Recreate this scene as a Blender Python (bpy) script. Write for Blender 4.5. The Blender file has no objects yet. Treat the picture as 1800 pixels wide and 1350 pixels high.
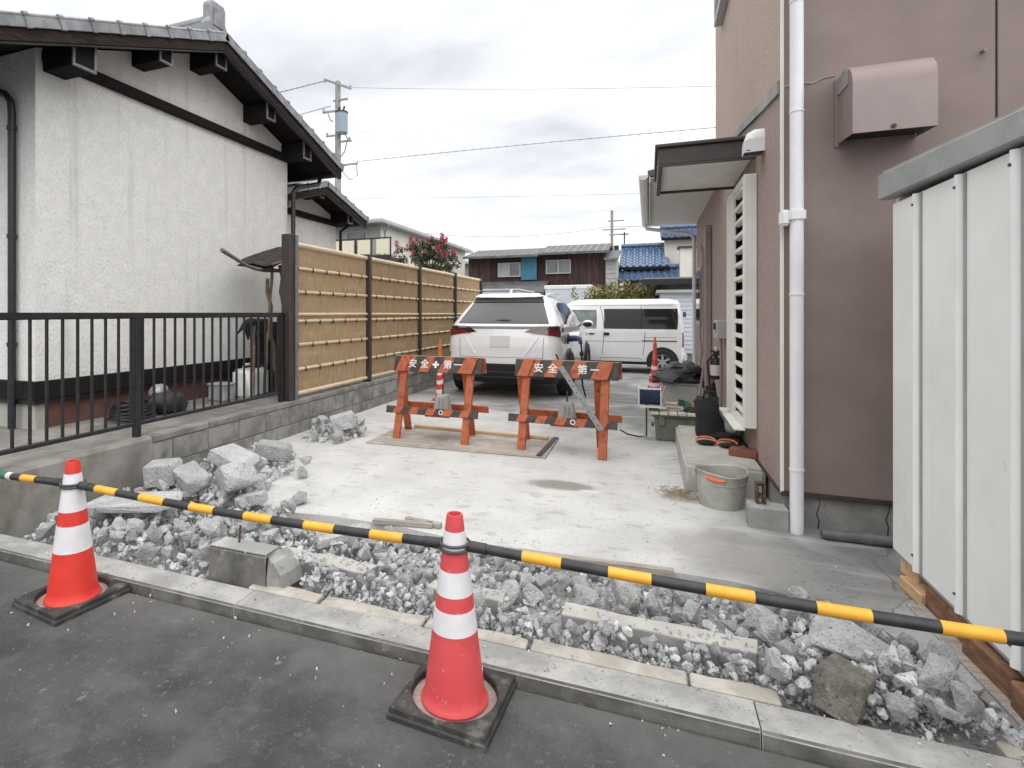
import bpy, bmesh, math, random
import numpy as np
from mathutils import Vector, Matrix, Euler, noise
R = math.radians
sc = bpy.context.scene
COL = sc.collection
random.seed(7); rng = np.random.default_rng(7)

# ---------------------------------------------------------------- camera
cam_d = bpy.data.cameras.new("camera")
cam = bpy.data.objects.new("camera", cam_d); COL.objects.link(cam)
cam.location = (0, 0, 1.38)
cam.rotation_euler = (R(90), 0, R(21.5))
cam_d.sensor_fit = 'HORIZONTAL'; cam_d.sensor_width = 36
cam_d.lens = 36 * 985 / 1800
cam_d.shift_x = 148 / 1800
cam_d.shift_y = -125 / 1800
cam_d.clip_start = 0.05; cam_d.clip_end = 2000
sc.camera = cam

# ---------------------------------------------------------------- sky, sun, exposure
SUN_EL, SUN_AZ = R(70), R(122)          # azimuth clockwise from +Y
w = bpy.data.worlds.new("World"); sc.world = w; w.use_nodes = True
nt = w.node_tree; nt.nodes.clear()
def N(t, **k):
    n = nt.nodes.new(t)
    for a, b in k.items(): setattr(n, a, b)
    return n
sky = N('ShaderNodeTexSky', sky_type='NISHITA', sun_disc=False, sun_elevation=SUN_EL, sun_rotation=SUN_AZ)
tc = N('ShaderNodeTexCoord'); sx = N('ShaderNodeSeparateXYZ'); nt.links.new(tc.outputs['Generated'], sx.inputs[0])
mz = N('ShaderNodeMath', operation='MAXIMUM'); nt.links.new(sx.outputs[2], mz.inputs[0]); mz.inputs[1].default_value = 0.0
az = N('ShaderNodeMath', operation='ADD'); nt.links.new(mz.outputs[0], az.inputs[0]); az.inputs[1].default_value = 0.22
dx = N('ShaderNodeMath', operation='DIVIDE'); nt.links.new(sx.outputs[0], dx.inputs[0]); nt.links.new(az.outputs[0], dx.inputs[1])
dy = N('ShaderNodeMath', operation='DIVIDE'); nt.links.new(sx.outputs[1], dy.inputs[0]); nt.links.new(az.outputs[0], dy.inputs[1])
cx = N('ShaderNodeCombineXYZ'); nt.links.new(dx.outputs[0], cx.inputs[0]); nt.links.new(dy.outputs[0], cx.inputs[1])
mp = N('ShaderNodeMapping'); mp.inputs['Location'].default_value = (3.1, 1.7, 0.4); mp.inputs['Scale'].default_value = (1.0, 1.5, 1)
nt.links.new(cx.outputs[0], mp.inputs[0])
no = N('ShaderNodeTexNoise'); no.inputs['Scale'].default_value = 1.15; no.inputs['Detail'].default_value = 7; no.inputs['Roughness'].default_value = 0.52
no.inputs['Distortion'].default_value = 0.25
nt.links.new(mp.outputs[0], no.inputs['Vector'])
cr = N('ShaderNodeValToRGB')
K = 5.25
cr.color_ramp.elements[0].position = 0.36; cr.color_ramp.elements[0].color = (0.61, 0.632, 0.655, 1)
cr.color_ramp.elements[1].position = 0.56; cr.color_ramp.elements[1].color = (0.93, 0.93, 0.92, 1)
e = cr.color_ramp.elements.new(0.45); e.color = (0.75, 0.765, 0.785, 1)
nt.links.new(no.outputs['Fac'], cr.inputs[0])
sc_ = N('ShaderNodeVectorMath', operation='SCALE'); sc_.inputs['Scale'].default_value = K
nt.links.new(cr.outputs[0], sc_.inputs[0])
mx = N('ShaderNodeMix', data_type='RGBA'); mx.inputs[0].default_value = 0.93
nt.links.new(sky.outputs[0], mx.inputs[6]); nt.links.new(sc_.outputs[0], mx.inputs[7])
bg = N('ShaderNodeBackground'); bg.inputs['Strength'].default_value = 0.1
nt.links.new(mx.outputs[2], bg.inputs['Color'])
wo = N('ShaderNodeOutputWorld'); nt.links.new(bg.outputs[0], wo.inputs['Surface'])

sd = bpy.data.lights.new("sun", 'SUN'); sd.energy = 1.5; sd.angle = R(115); sd.color = (1.0, 0.97, 0.92)
so = bpy.data.objects.new("sun", sd); COL.objects.link(so)
sdir = Vector((math.sin(SUN_AZ) * math.cos(SUN_EL), math.cos(SUN_AZ) * math.cos(SUN_EL), math.sin(SUN_EL)))
so.rotation_euler = sdir.to_track_quat('Z', 'Y').to_euler(); so.location = sdir * 50

sc.view_settings.view_transform = 'Standard'; sc.view_settings.look = 'None'
sc.view_settings.exposure = 1.3; sc.view_settings.gamma = 1; sc.view_settings.use_curve_mapping = False
sc.render.engine = 'CYCLES'
sc.cycles.max_bounces = 6; sc.cycles.use_denoising = True

# ---------------------------------------------------------------- materials
def M(name, c1, c2=None, scale=4, detail=8, lo=.35, hi=.65, rough=.8, bump=0, bscale=60, bdist=.01, stretch=(1, 1, 1),
      metal=0, spots=(), rand=0.0, coat=0, spec=.5, bstretch=None, bkind='noise', trans=0, island=0, alpha=1):
    """procedural material: two-tone noise, blotch layers (color, scale, threshold, softness, stretch), fine bump, per-object variation"""
    m = bpy.data.materials.new(name); m.use_nodes = True
    t = m.node_tree; ns, lk = t.nodes, t.links
    b = ns['Principled BSDF']
    b.inputs['Roughness'].default_value = rough; b.inputs['Metallic'].default_value = metal
    b.inputs['Specular IOR Level'].default_value = spec
    b.inputs['Coat Weight'].default_value = coat; b.inputs['Coat Roughness'].default_value = .05
    if trans: b.inputs['Transmission Weight'].default_value = trans
    co = ns.new('ShaderNodeTexCoord'); oi = ns.new('ShaderNodeObjectInfo')
    ad = ns.new('ShaderNodeVectorMath'); ad.operation = 'ADD'
    ml = ns.new('ShaderNodeMath'); ml.operation = 'MULTIPLY'; ml.inputs[1].default_value = 53.0
    lk.new(oi.outputs['Random'], ml.inputs[0]); lk.new(co.outputs['Object'], ad.inputs[0]); lk.new(ml.outputs[0], ad.inputs[1])
    def noise_of(sc2, st, det=detail, rgh=.6):
        mp = ns.new('ShaderNodeMapping'); mp.inputs['Scale'].default_value = st; lk.new(ad.outputs[0], mp.inputs[0])
        n = ns.new('ShaderNodeTexNoise'); n.inputs['Scale'].default_value = sc2; n.inputs['Detail'].default_value = det
        n.inputs['Roughness'].default_value = rgh
        lk.new(mp.outputs[0], n.inputs['Vector']); return n
    def ramp(src, a, c):
        r = ns.new('ShaderNodeMapRange'); r.interpolation_type = 'SMOOTHSTEP'
        r.inputs['From Min'].default_value = a; r.inputs['From Max'].default_value = c
        lk.new(src, r.inputs[0]); return r.outputs[0]
    def mix(f, a, c):
        x = ns.new('ShaderNodeMix'); x.data_type = 'RGBA'
        lk.new(f, x.inputs[0])
        for i, v in ((6, a), (7, c)):
            if isinstance(v, tuple): x.inputs[i].default_value = (*v[:3], 1)
            else: lk.new(v, x.inputs[i])
        return x.outputs[2]
    col = None
    if c2 is not None:
        col = mix(ramp(noise_of(scale, stretch).outputs['Fac'], lo, hi), tuple(c1), tuple(c2))
    for s in spots:
        c, s_, th, sf = s[:4]; st = s[4] if len(s) > 4 else (1, 1, 1)
        f = ramp(noise_of(s_, st).outputs['Fac'], th, th + sf)
        if len(s) > 5:
            q = ns.new('ShaderNodeMath'); q.operation = 'MULTIPLY'; q.inputs[1].default_value = s[5]; lk.new(f, q.inputs[0]); f = q.outputs[0]
        col = mix(f, col if col is not None else tuple(c1), tuple(c))
    if rand or island:
        h = ns.new('ShaderNodeHueSaturation')
        mr = ns.new('ShaderNodeMapRange')
        if island:
            g = ns.new('ShaderNodeNewGeometry'); lk.new(g.outputs['Random Per Island'], mr.inputs[0]); amt = island
        else:
            lk.new(oi.outputs['Random'], mr.inputs[0]); amt = rand
        mr.inputs['To Min'].default_value = 1 - amt; mr.inputs['To Max'].default_value = 1 + amt
        lk.new(mr.outputs[0], h.inputs['Value'])
        if col is not None: lk.new(col, h.inputs['Color'])
        else: h.inputs['Color'].default_value = (*c1, 1)
        col = h.outputs[0]
    if col is None: b.inputs['Base Color'].default_value = (*c1, 1)
    else: lk.new(col, b.inputs['Base Color'])
    if bump:
        if bkind == 'noise': h = noise_of(bscale, bstretch or stretch, 6, .65).outputs['Fac']
        else:
            mp = ns.new('ShaderNodeMapping'); mp.inputs['Scale'].default_value = bstretch or stretch; lk.new(ad.outputs[0], mp.inputs[0])
            v = ns.new('ShaderNodeTexVoronoi'); v.inputs['Scale'].default_value = bscale; v.feature = 'SMOOTH_F1'; lk.new(mp.outputs[0], v.inputs['Vector'])
            h = v.outputs['Distance']
        bp = ns.new('ShaderNodeBump'); bp.inputs['Strength'].default_value = bump; bp.inputs['Distance'].default_value = bdist
        lk.new(h, bp.inputs['Height']); lk.new(bp.outputs[0], b.inputs['Normal'])
    m['_x'] = 0
    return m

G = lambda v: (v, v, v)
MAT = dict(
 asphalt=M('asphalt', (.042, .043, .047), (.075, .075, .079), 2.2, rough=.9, spec=.3, bump=.9, bscale=150, bdist=.006,
    spots=[((.11, .11, .11), 150, .58, .08), ((.022, .022, .025), 110, .60, .06, (1, 1, 1), .7), ((.12, .12, .124), 1.1, .53, .2, (1, 2.2, 1), .55), ((.26, .26, .26), 15, .66, .06, (1.6, .8, 1), .6), ((.26, .26, .26), 30, .67, .05, (.6, 1.5, 1), .7), ((.115, .115, .117), 5, .48, .2, (1, 1, 1), .6), ((.16, .16, .16), 38, .58, .1, (1, 1, 1), .45), ((.028, .029, .033), .9, .60, .15, (1, 1, 1), .6)]),
 ground=M('far_ground', (.16, .16, .155), (.24, .235, .22), .5, rough=.95, bump=.2, bscale=30),
 gravel_bed=M('gravel_bed', (.27, .275, .28), (.42, .42, .412), 9, rough=.95, bump=.8, bscale=60, bdist=.02, spots=[((.10, .10, .11), 50, .58, .08)]),
 kerb=M('kerb_concrete', (.27, .27, .265), (.42, .415, .40), 5, rough=.9, bump=.7, bscale=120, bdist=.006, rand=.07,
    spots=[((.13, .13, .135), 60, .60, .08, (1, 1, 1), .8), ((.42, .405, .37), 5, .56, .15, (1, 1, 1), .8), ((.12, .118, .11), 3, .60, .15, (1, 1, 1), .6)]),
 cream=M('cream_edging', (.36, .335, .29), (.48, .455, .405), 9, rough=.9, bump=.4, bscale=90, bdist=.006, rand=.06, spots=[((.24, .23, .21), 30, .62, .06), ((.28, .275, .26), 4, .55, .15)]),
 conc=M('concrete', (.26, .26, .252), (.36, .355, .34), 6, rough=.9, bump=.45, bscale=80, bdist=.008, rand=.06, spots=[((.20, .20, .195), 25, .62, .1), ((.46, .45, .42), 6, .60, .12, (1, 1, 1), .7)]),
 conc_dark=M('dirty_concrete', (.085, .082, .078), (.17, .165, .155), 6, rough=.92, bump=.5, bscale=90, bdist=.006, spots=[((.27, .26, .24), 9, .60, .12)]),
 conc_pale=M('pale_concrete', (.37, .362, .335), (.46, .45, .415), 5, rough=.88, bump=.3, bscale=90, bdist=.005, rand=.06, spots=[((.27, .262, .245), 9, .62, .12, (1, 1, 1), .7)]),
 stone=M('broken_concrete', (.62, .635, .655), (.82, .82, .815), 1.6, rough=.93, bump=.8, bscale=7, bdist=.12, rand=.16,
    spots=[((.17, .18, .20), 12, .60, .05, (1, 1, 1), .9), ((.36, .37, .39), 3.5, .60, .08, (1, 1, 1), .5), ((.76, .75, .73), 1.3, .54, .14), ((.46, .42, .35), .9, .63, .1, (1, 1, 1), .55)]),
 conc_dirt=M('brownish_concrete', (.23, .215, .19), (.36, .34, .30), 2.5, rough=.93, bump=.8, bscale=8, bdist=.1, spots=[((.55, .53, .49), 2, .58, .12), ((.12, .115, .10), 7, .60, .06)]),
 stone_stuff=M('rubble_mix', (.41, .422, .436), (.60, .60, .598), 22, rough=.93, bump=.8, bscale=90, bdist=.010, island=.14,
    spots=[((.17, .18, .20), 110, .57, .05), ((.64, .635, .62), 12, .62, .1)]),
 block=M('concrete_block', (.175, .17, .16), (.30, .295, .28), 5, rough=.93, bump=.5, bscale=110, bdist=.006, rand=.12,
    spots=[((.09, .09, .075), 4, .58, .18, (1, 1, 1), .8), ((.38, .37, .35), 11, .64, .1, (1, 1, 1), .7)]),
 plaster=M('old_plaster', (.18, .175, .16), (.29, .28, .26), 3, rough=.93, bump=.4, bscale=70, bdist=.006,
    spots=[((.10, .105, .075), 2.2, .52, .2, (1, 1.4, .6), .8), ((.36, .35, .33), 7, .63, .1, (1, 1, .4), .6)]),
 black_alu=M('black_aluminium', (.012, .012, .014), (.022, .022, .025), 20, rough=.42, spec=.5),
 black_wood=M('black_wood', (.010, .009, .009), (.022, .019, .018), 10, rough=.8, spec=.15, stretch=(1, 8, 8), bump=.2, bscale=40),
 barge=M('weathered_wood', (.016, .011, .010), (.042, .030, .026), 14, rough=.8, spec=.2, stretch=(4, .6, 6), bump=.3, bscale=40, spots=[((.16, .13, .11), 18, .70, .05, (2, .4, 6), .6)]),
 cap_metal=M('grey_end_cap', (.16, .16, .165), (.24, .24, .245), 20, rough=.55, metal=.3),
 tile=M('silver_roof_tile', (.19, .20, .215), (.30, .31, .325), 9, rough=.42, rand=.1, spots=[((.10, .10, .11), 12, .62, .1)]),
 stucco=M('white_stucco', (.79, .785, .765), (.85, .845, .83), 7, rough=.92, bump=1.0, bscale=60, bdist=.016, bstretch=(1, 1, .6), rand=0,
    spots=[((.50, .50, .48), 52, .53, .09, (1, 1, .55), .34), ((.55, .55, .52), 5, .62, .2, (1, 2.5, .10), .45), ((.42, .42, .39), 3.0, .56, .16, (1, 3, .12), .3)]),
 red_base=M('red_brown_foundation', (.10, .045, .036), (.15, .066, .052), 5, rough=.85, bump=.2, bscale=60),
 bamboo=M('bamboo_pole', (.56, .44, .28), (.70, .59, .42), 14, rough=.5, stretch=(3, .5, 3), rand=.06, spots=[((.36, .25, .12), 20, .68, .06, (3, .5, 3))]),
 fence_post=M('brown_fence_post', (.034, .026, .024), (.055, .044, .040), 12, rough=.55, stretch=(3, 3, .5)),
 knot=M('bamboo_knot', (.05, .035, .02), None, rough=.8),
 mauve=M('mauve_wall_paint', (.225, .172, .160), (.255, .197, .184), 3, rough=.72, bump=.25, bscale=150, bdist=.004,
    spots=[((.175, .132, .123), 1.4, .56, .22, (1, 1, .5), .6), ((.30, .24, .225), 90, .66, .05, (1, 1, 1), .5)]),
 tan=M('tan_stucco', (.43, .335, .285), (.56, .45, .395), 45, detail=4, rough=.92, bump=.9, bscale=110, bdist=.012,
    spots=[((.30, .235, .205), 2.5, .58, .2, (1, 2, .25), .55), ((.62, .53, .47), 130, .62, .06, (1, 1, 1), .6)]),
 tan_low=M('tan_stucco_lower', (.32, .245, .215), (.39, .305, .27), 45, detail=4, rough=.92, bump=.7, bscale=120, bdist=.01,
    spots=[((.24, .18, .16), 2.5, .60, .2, (1, 2, .3), .5)]),
 mauve_metal=M('mauve_metal', (.265, .208, .202), (.295, .232, .226), 5, rough=.5, spots=[((.21, .15, .145), 6, .66, .1, (1, 1, .4), .5)]),
 white_plastic=M('white_plastic', (.70, .71, .73), (.76, .77, .78), 6, rough=.4, spots=[((.55, .55, .55), 9, .66, .08, (1, 1, .3), .5)]),
 ivory=M('ivory_aluminium', (.70, .69, .645), (.76, .75, .71), 5, rough=.5),
 shed=M('shed_white_steel', (.80, .80, .78), (.85, .85, .835), 2.5, rough=.5, bump=.08, bscale=20, spots=[((.56, .545, .50), 4, .60, .16, (1, 2, .12), .6), ((.30, .20, .12), 26, .70, .04, (1, 1, .5), .8), ((.60, .60, .57), 1.3, .5, .3, (1, 1, 1), .5)]),
 shed_trim=M('shed_grey_trim', (.27, .285, .275), (.34, .355, .345), 4, rough=.5, spots=[((.40, .40, .38), 8, .62, .12, (1, 1, 1), .6)]),
 brown_fascia=M('brown_fascia', (.038, .029, .027), (.055, .043, .040), 8, rough=.5),
 soffit=M('soffit_board', (.70, .69, .66), (.76, .75, .72), 5, rough=.8, spots=[((.44, .42, .38), 6, .64, .12, (1, 1, 1), .6)]),
 dark_glass=M('dark_glass', (.012, .014, .016), None, rough=.06, spec=.6),
 black=M('black_plastic', (.012, .012, .013), (.022, .022, .023), 12, rough=.5),
 rubber=M('black_rubber', (.022, .022, .022), (.05, .049, .047), 14, rough=.75, bump=.3, bscale=60, spots=[((.17, .16, .14), 14, .55, .14, (1, 1, 1), .6), ((.34, .33, .31), 50, .64, .06, (1, 1, 1), .6)]),
 dust=M('dusty_rubber', (.26, .21, .19), (.38, .32, .29), 20, rough=.9),
 cone_red=M('cone_red', (.66, .035, .022), (.72, .045, .028), 6, rough=.5, spots=[((.50, .03, .022), 9, .62, .1, (1, 1, .4), .6), ((.75, .26, .20), 40, .66, .05, (1, 1, 1), .5), ((.30, .05, .04), 30, .70, .06, (1, 1, .5), .6)]),
 cone_pink=M('cone_faded_red', (.60, .062, .070), (.66, .085, .088), 6, rough=.55, spots=[((.52, .05, .055), 9, .62, .1, (1, 1, .4), .6), ((.74, .36, .33), 35, .64, .06, (1, 1, 1), .5), ((.35, .09, .08), 26, .68, .06, (1, 1, .5), .6)]),
 reflect=M('reflective_white', (.68, .67, .70), (.76, .75, .77), 10, rough=.35, spots=[((.55, .53, .56), 30, .65, .08)]),
 bar_black=M('bar_black', (.020, .020, .023), (.035, .035, .038), 18, rough=.5, spots=[((.10, .10, .10), 40, .68, .06, (1, 1, 1), .5)]),
 bar_yellow=M('bar_yellow', (.76, .36, .025), (.80, .41, .04), 18, rough=.42, spots=[((.55, .27, .04), 25, .66, .08, (1, 1, 1), .6)]),
 ring_grey=M('ring_grey', (.06, .06, .06), None, rough=.6),
 orange=M('worn_orange_paint', (.36, .082, .026), (.44, .112, .038), 9, rough=.6, stretch=(1, 1, 1), spots=[((.20, .055, .025), 16, .53, .1), ((.24, .16, .115), 30, .63, .06)]),
 stripe_black=M('worn_black_paint', (.030, .026, .024), (.06, .052, .047), 14, rough=.65, spots=[((.17, .12, .095), 30, .64, .06)]),
 letter=M('white_lettering', (.66, .65, .63), (.75, .74, .72), 20, rough=.6),
 letter_red=M('orange_lettering', (.62, .16, .08), None, rough=.6),
 steel=M('galvanised_steel', (.33, .34, .35), (.43, .44, .45), 18, rough=.45, metal=.5, stretch=(3, 3, .6)),
 ply=M('plywood', (.30, .265, .225), (.39, .355, .315), 5, rough=.8, stretch=(.5, 3, 1), spots=[((.30, .24, .19), 6, .6, .15, (.6, 2, 1), .7), ((.48, .465, .44), 6, .5, .14, (1, 1, 1), .6)]),
 timber=M('new_timber', (.55, .36, .22), (.64, .45, .29), 8, rough=.75, stretch=(.6, 6, 6)),
 old_timber=M('old_timber', (.15, .070, .040), (.27, .135, .080), 10, rough=.85, stretch=(1, 1, 5), bump=.5, bscale=50, bdist=.01, rand=.2, spots=[((.08, .04, .025), 12, .6, .1)]),
 raw_timber=M('raw_timber', (.52, .33, .17), (.62, .42, .25), 10, rough=.85, stretch=(4, 1, 4), bump=.3, bscale=50, rand=.1, spots=[((.30, .16, .08), 14, .62, .1)]),
 grey_timber=M('grey_weathered_board', (.28, .25, .215), (.40, .37, .33), 8, rough=.9, stretch=(1, 8, 8), bump=.3, bscale=60, rand=.08, spots=[((.17, .14, .11), 10, .62, .1, (1, 6, 6))]),
 car_white=M('white_car_paint', (.78, .78, .795), None, rough=.28, coat=.9),
 car_black=M('black_trim', (.012, .012, .013), None, rough=.45),
 tail_red=M('tail_light_red', (.20, .006, .010), (.09, .004, .006), 30, rough=.12, coat=1),
 tail_dark=M('tail_light_dark', (.022, .010, .012), None, rough=.1, coat=1),
 car_glass=M('tinted_car_glass', (.035, .038, .042), None, rough=.03, spec=.6),
 cab_glass=M('clear_cab_glass', (.10, .135, .115), (.18, .21, .18), 5, rough=.04, spec=.9),
 alloy=M('wheel_alloy', (.50, .51, .52), None, rough=.35, metal=.6),
 tyre=M('tyre_rubber', (.018, .018, .018), None, rough=.85),
 seam=M('door_gap', (.10, .10, .105), None, rough=.8),
 galv=M('zinc_bucket', (.36, .36, .33), (.46, .46, .42), 9, rough=.55, metal=.25, spots=[((.28, .27, .24), 9, .58, .12, (1, 1, .5), .7), ((.60, .58, .53), 25, .64, .08)]),
 orange_tape=M('orange_grip', (.66, .17, .05), None, rough=.6),
 olive=M('olive_plastic', (.115, .13, .105), (.15, .165, .135), 8, rough=.6, spots=[((.26, .26, .22), 14, .62, .12, (1, 1, 1), .6)]),
 pallet=M('pale_board', (.50, .44, .38), (.58, .53, .47), 9, rough=.85, rand=.1),
 navy=M('navy_cord', (.015, .025, .065), (.03, .045, .10), 20, rough=.6),
 green=M('green_plastic', (.03, .14, .07), None, rough=.5),
 fabric_black=M('black_fabric', (.010, .010, .011), (.022, .022, .024), 15, rough=.95, bump=.4, bscale=40),
 tarp=M('black_tarp', (.014, .016, .018), (.03, .033, .036), 8, rough=.45, bump=.6, bscale=14, bdist=.03),
 grey_cloth=M('grey_cloth', (.30, .31, .31), (.42, .43, .43), 9, rough=.9),
 red_brick=M('red_brick', (.17, .055, .035), (.23, .085, .055), 14, rough=.9, bump=.4, bscale=90),
 rust=M('rusty_iron', (.055, .032, .024), (.11, .06, .042), 20, rough=.85, bump=.4, bscale=60),
 grey_pvc=M('grey_pvc', (.10, .105, .11), (.15, .155, .16), 8, rough=.45),
 red=M('red_paint', (.45, .02, .02), None, rough=.4),
 label_white=M('white_label', (.6, .6, .58), None, rough=.7),
 pole=M('pole_concrete', (.25, .25, .245), (.33, .33, .32), 4, rough=.9),
 wire=M('cable_black', (.26, .26, .27), None, rough=.7),
 transformer=M('transformer_grey_blue', (.27, .33, .39), None, rough=.5),
 cream_wall=M('cream_house_wall', (.58, .56, .51), (.66, .64, .59), 1, rough=.9),
 grey_wall=M('grey_house_wall', (.36, .36, .35), (.43, .43, .42), 1, rough=.9),
 cream_panel=M('cream_balcony_panel', (.66, .62, .48), None, rough=.6),
 brown_board=M('burnt_brown_board', (.030, .016, .015), (.072, .042, .038), 3, rough=.85, stretch=(6, 6, .5), rand=.3),
 grey_roof=M('grey_slate_roof', (.085, .088, .092), (.14, .143, .147), 3, rough=.75),
 blue_tile=M('blue_glazed_tile', (.045, .085, .17), (.085, .15, .26), 6, rough=.22, coat=.4, rand=.12),
 blue_shutter=M('blue_shutter', (.035, .16, .25), (.05, .20, .29), 3, rough=.55),
 window_glass=M('window_glass', (.10, .11, .12), (.17, .18, .19), 2, rough=.08, spec=.7),
 frosted=M('frosted_glass', (.30, .31, .31), (.38, .39, .39), 2, rough=.35),
 frame=M('aluminium_frame', (.42, .42, .41), None, rough=.45),
 pale_steel=M('pale_blue_steel', (.50, .55, .60), (.56, .60, .64), 3, rough=.5),
 siding=M('pale_siding', (.50, .54, .60), (.56, .60, .65), 3, rough=.6),
 leaf=M('hedge_leaf', (.12, .13, .025), (.26, .235, .06), 4, rough=.6, island=.35),
 leaf_dark=M('dark_leaf', (.035, .055, .020), (.075, .095, .036), 4, rough=.6, island=.3),
 flower=M('pink_flower', (.30, .02, .045), (.42, .05, .085), 6, rough=.7, island=.25),
 bark=M('bark', (.10, .075, .055), (.19, .15, .115), 12, rough=.95, stretch=(1, 1, .4), bump=.5, bscale=40),
 twig=M('dry_branch', (.13, .098, .072), (.22, .175, .135), 14, rough=.9, bump=.5, bscale=50),
 bark_roof=M('bark_roof', (.018, .015, .014), (.05, .042, .036), 14, rough=.95, bump=.6, bscale=40),
 dry_grass=M('dry_straw', (.22, .16, .09), (.36, .28, .17), 10, rough=.95, island=.3),
 tank=M('white_polytank', (.70, .71, .71), (.76, .77, .77), 5, rough=.4),
)

def driveway_material():
    m = bpy.data.materials.new('dusty_driveway'); m.use_nodes = True
    t = m.node_tree; ns, lk = t.nodes, t.links; b = ns['Principled BSDF']; b.inputs['Roughness'].default_value = .92
    tc = ns.new('ShaderNodeTexCoord'); P = tc.outputs['Object']
    def nz(s, st=(1, 1, 1), d=8, dist=0):
        mp = ns.new('ShaderNodeMapping'); mp.inputs['Scale'].default_value = st; lk.new(P, mp.inputs[0])
        n = ns.new('ShaderNodeTexNoise'); n.inputs['Scale'].default_value = s; n.inputs['Detail'].default_value = d; n.inputs['Distortion'].default_value = dist
        lk.new(mp.outputs[0], n.inputs['Vector']); return n.outputs['Fac']
    def ramp(src, a, c):
        r = ns.new('ShaderNodeMapRange'); r.interpolation_type = 'SMOOTHSTEP'; r.inputs['From Min'].default_value = a; r.inputs['From Max'].default_value = c
        lk.new(src, r.inputs[0]); return r.outputs[0]
    def mth(op, a, c):
        q = ns.new('ShaderNodeMath'); q.operation = op
        for i, v in ((0, a), (1, c)):
            if isinstance(v, (int, float)): q.inputs[i].default_value = v
            else: lk.new(v, q.inputs[i])
        return q.outputs[0]
    def mix(f, a, c):
        x = ns.new('ShaderNodeMix'); x.data_type = 'RGBA'; lk.new(f, x.inputs[0])
        for i, v in ((6, a), (7, c)):
            if isinstance(v, tuple): x.inputs[i].default_value = (*v, 1)
            else: lk.new(v, x.inputs[i])
        return x.outputs[2]
    sp = ns.new('ShaderNodeSeparateXYZ'); lk.new(P, sp.inputs[0]); X, Y = sp.outputs[0], sp.outputs[1]
    grey = mix(ramp(nz(1.6), .35, .65), (.17, .17, .168), (.25, .25, .245))
    grey = mix(ramp(nz(45), .60, .70), grey, (.11, .11, .11))
    grey = mix(mth('MULTIPLY', ramp(nz(2.2, (.5, 2.5, 1)), .52, .68), .7), grey, (.37, .37, .362))
    dust = mix(ramp(nz(2.4), .3, .7), (.48, .477, .465), (.57, .566, .555))
    dust = mix(mth('MULTIPLY', ramp(nz(7, (1, 1.6, 1)), .56, .68), .55), dust, (.34, .335, .325))
    dust = mix(mth('MULTIPLY', ramp(nz(60), .62, .68), .6), dust, (.25, .245, .24))
    # dust lies thick near the broken edge and thins out behind the barriers and beside the shed
    wob = mth('MULTIPLY', mth('SUBTRACT', nz(1.5, dist=.6), .5), 3.4)
    back = ramp(mth('ADD', mth('ADD', Y, wob), mth('MULTIPLY', X, .55)), 7.6, 5.4)
    side = ramp(mth('ADD', mth('ADD', X, mth('MULTIPLY', wob, .32)), mth('MULTIPLY', mth('SUBTRACT', 4.4, Y), .32)), 1.02, .42)
    f = mth('MULTIPLY', back, side)
    col = mix(mth('MAXIMUM', f, mth('MULTIPLY', ramp(nz(1.1, (1, 1, 1), 8, .5), .50, .66), .45)), grey, dust)
    def ell(cx, cy, rx, ry, a, c):
        dx_ = mth('DIVIDE', mth('SUBTRACT', X, cx), rx); dy_ = mth('DIVIDE', mth('SUBTRACT', Y, cy), ry)
        d = mth('ADD', mth('MULTIPLY', dx_, dx_), mth('MULTIPLY', dy_, dy_))
        d = mth('ADD', d, mth('MULTIPLY', mth('SUBTRACT', nz(5), .5), 1.5))
        return ramp(d, c, a)
    wet = ell(-.64, 4.44, .29, .13, .35, 1.25)
    col = mix(mth('MULTIPLY', wet, .85), col, (.205, .185, .16))
    col = mix(mth('MULTIPLY', ell(-.40, 4.36, .10, .035, .3, 1.0), .95), col, (.62, .615, .60))
    col = mix(mth('MULTIPLY', ell(.40, 3.55, .36, .34, .2, 1.4), .55), col, (.235, .225, .205))
    col = mix(mth('MULTIPLY', ell(.26, 4.45, .22, .12, .3, 1.3), .6), col, (.26, .22, .175))
    # cracks
    v = ns.new('ShaderNodeTexVoronoi'); v.feature = 'DISTANCE_TO_EDGE'; v.inputs['Scale'].default_value = .55
    wp = ns.new('ShaderNodeVectorMath'); wp.operation = 'ADD'; nn = ns.new('ShaderNodeTexNoise'); nn.inputs['Scale'].default_value = 3; nn.inputs['Detail'].default_value = 8
    lk.new(P, nn.inputs['Vector']); sc3 = ns.new('ShaderNodeVectorMath'); sc3.operation = 'SCALE'; sc3.inputs['Scale'].default_value = .5
    lk.new(nn.outputs['Color'], sc3.inputs[0]); lk.new(P, wp.inputs[0]); lk.new(sc3.outputs[0], wp.inputs[1]); lk.new(wp.outputs[0], v.inputs['Vector'])
    ck = mth('MULTIPLY', ramp(v.outputs['Distance'], .006, .001), ramp(X, .0, .3))
    col = mix(mth('MULTIPLY', ck, .75), col, (.12, .115, .11))
    lk.new(col, b.inputs['Base Color'])
    lk.new(mth('SUBTRACT', .92, mth('MULTIPLY', wet, .45)), b.inputs['Roughness'])
    bp = ns.new('ShaderNodeBump'); bp.inputs['Strength'].default_value = .45; bp.inputs['Distance'].default_value = .008
    lk.new(mth('ADD', nz(50), mth('MULTIPLY', nz(7), 2.0)), bp.inputs['Height']); lk.new(bp.outputs[0], b.inputs['Normal'])
    return m
MAT['drive'] = driveway_material()
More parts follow.
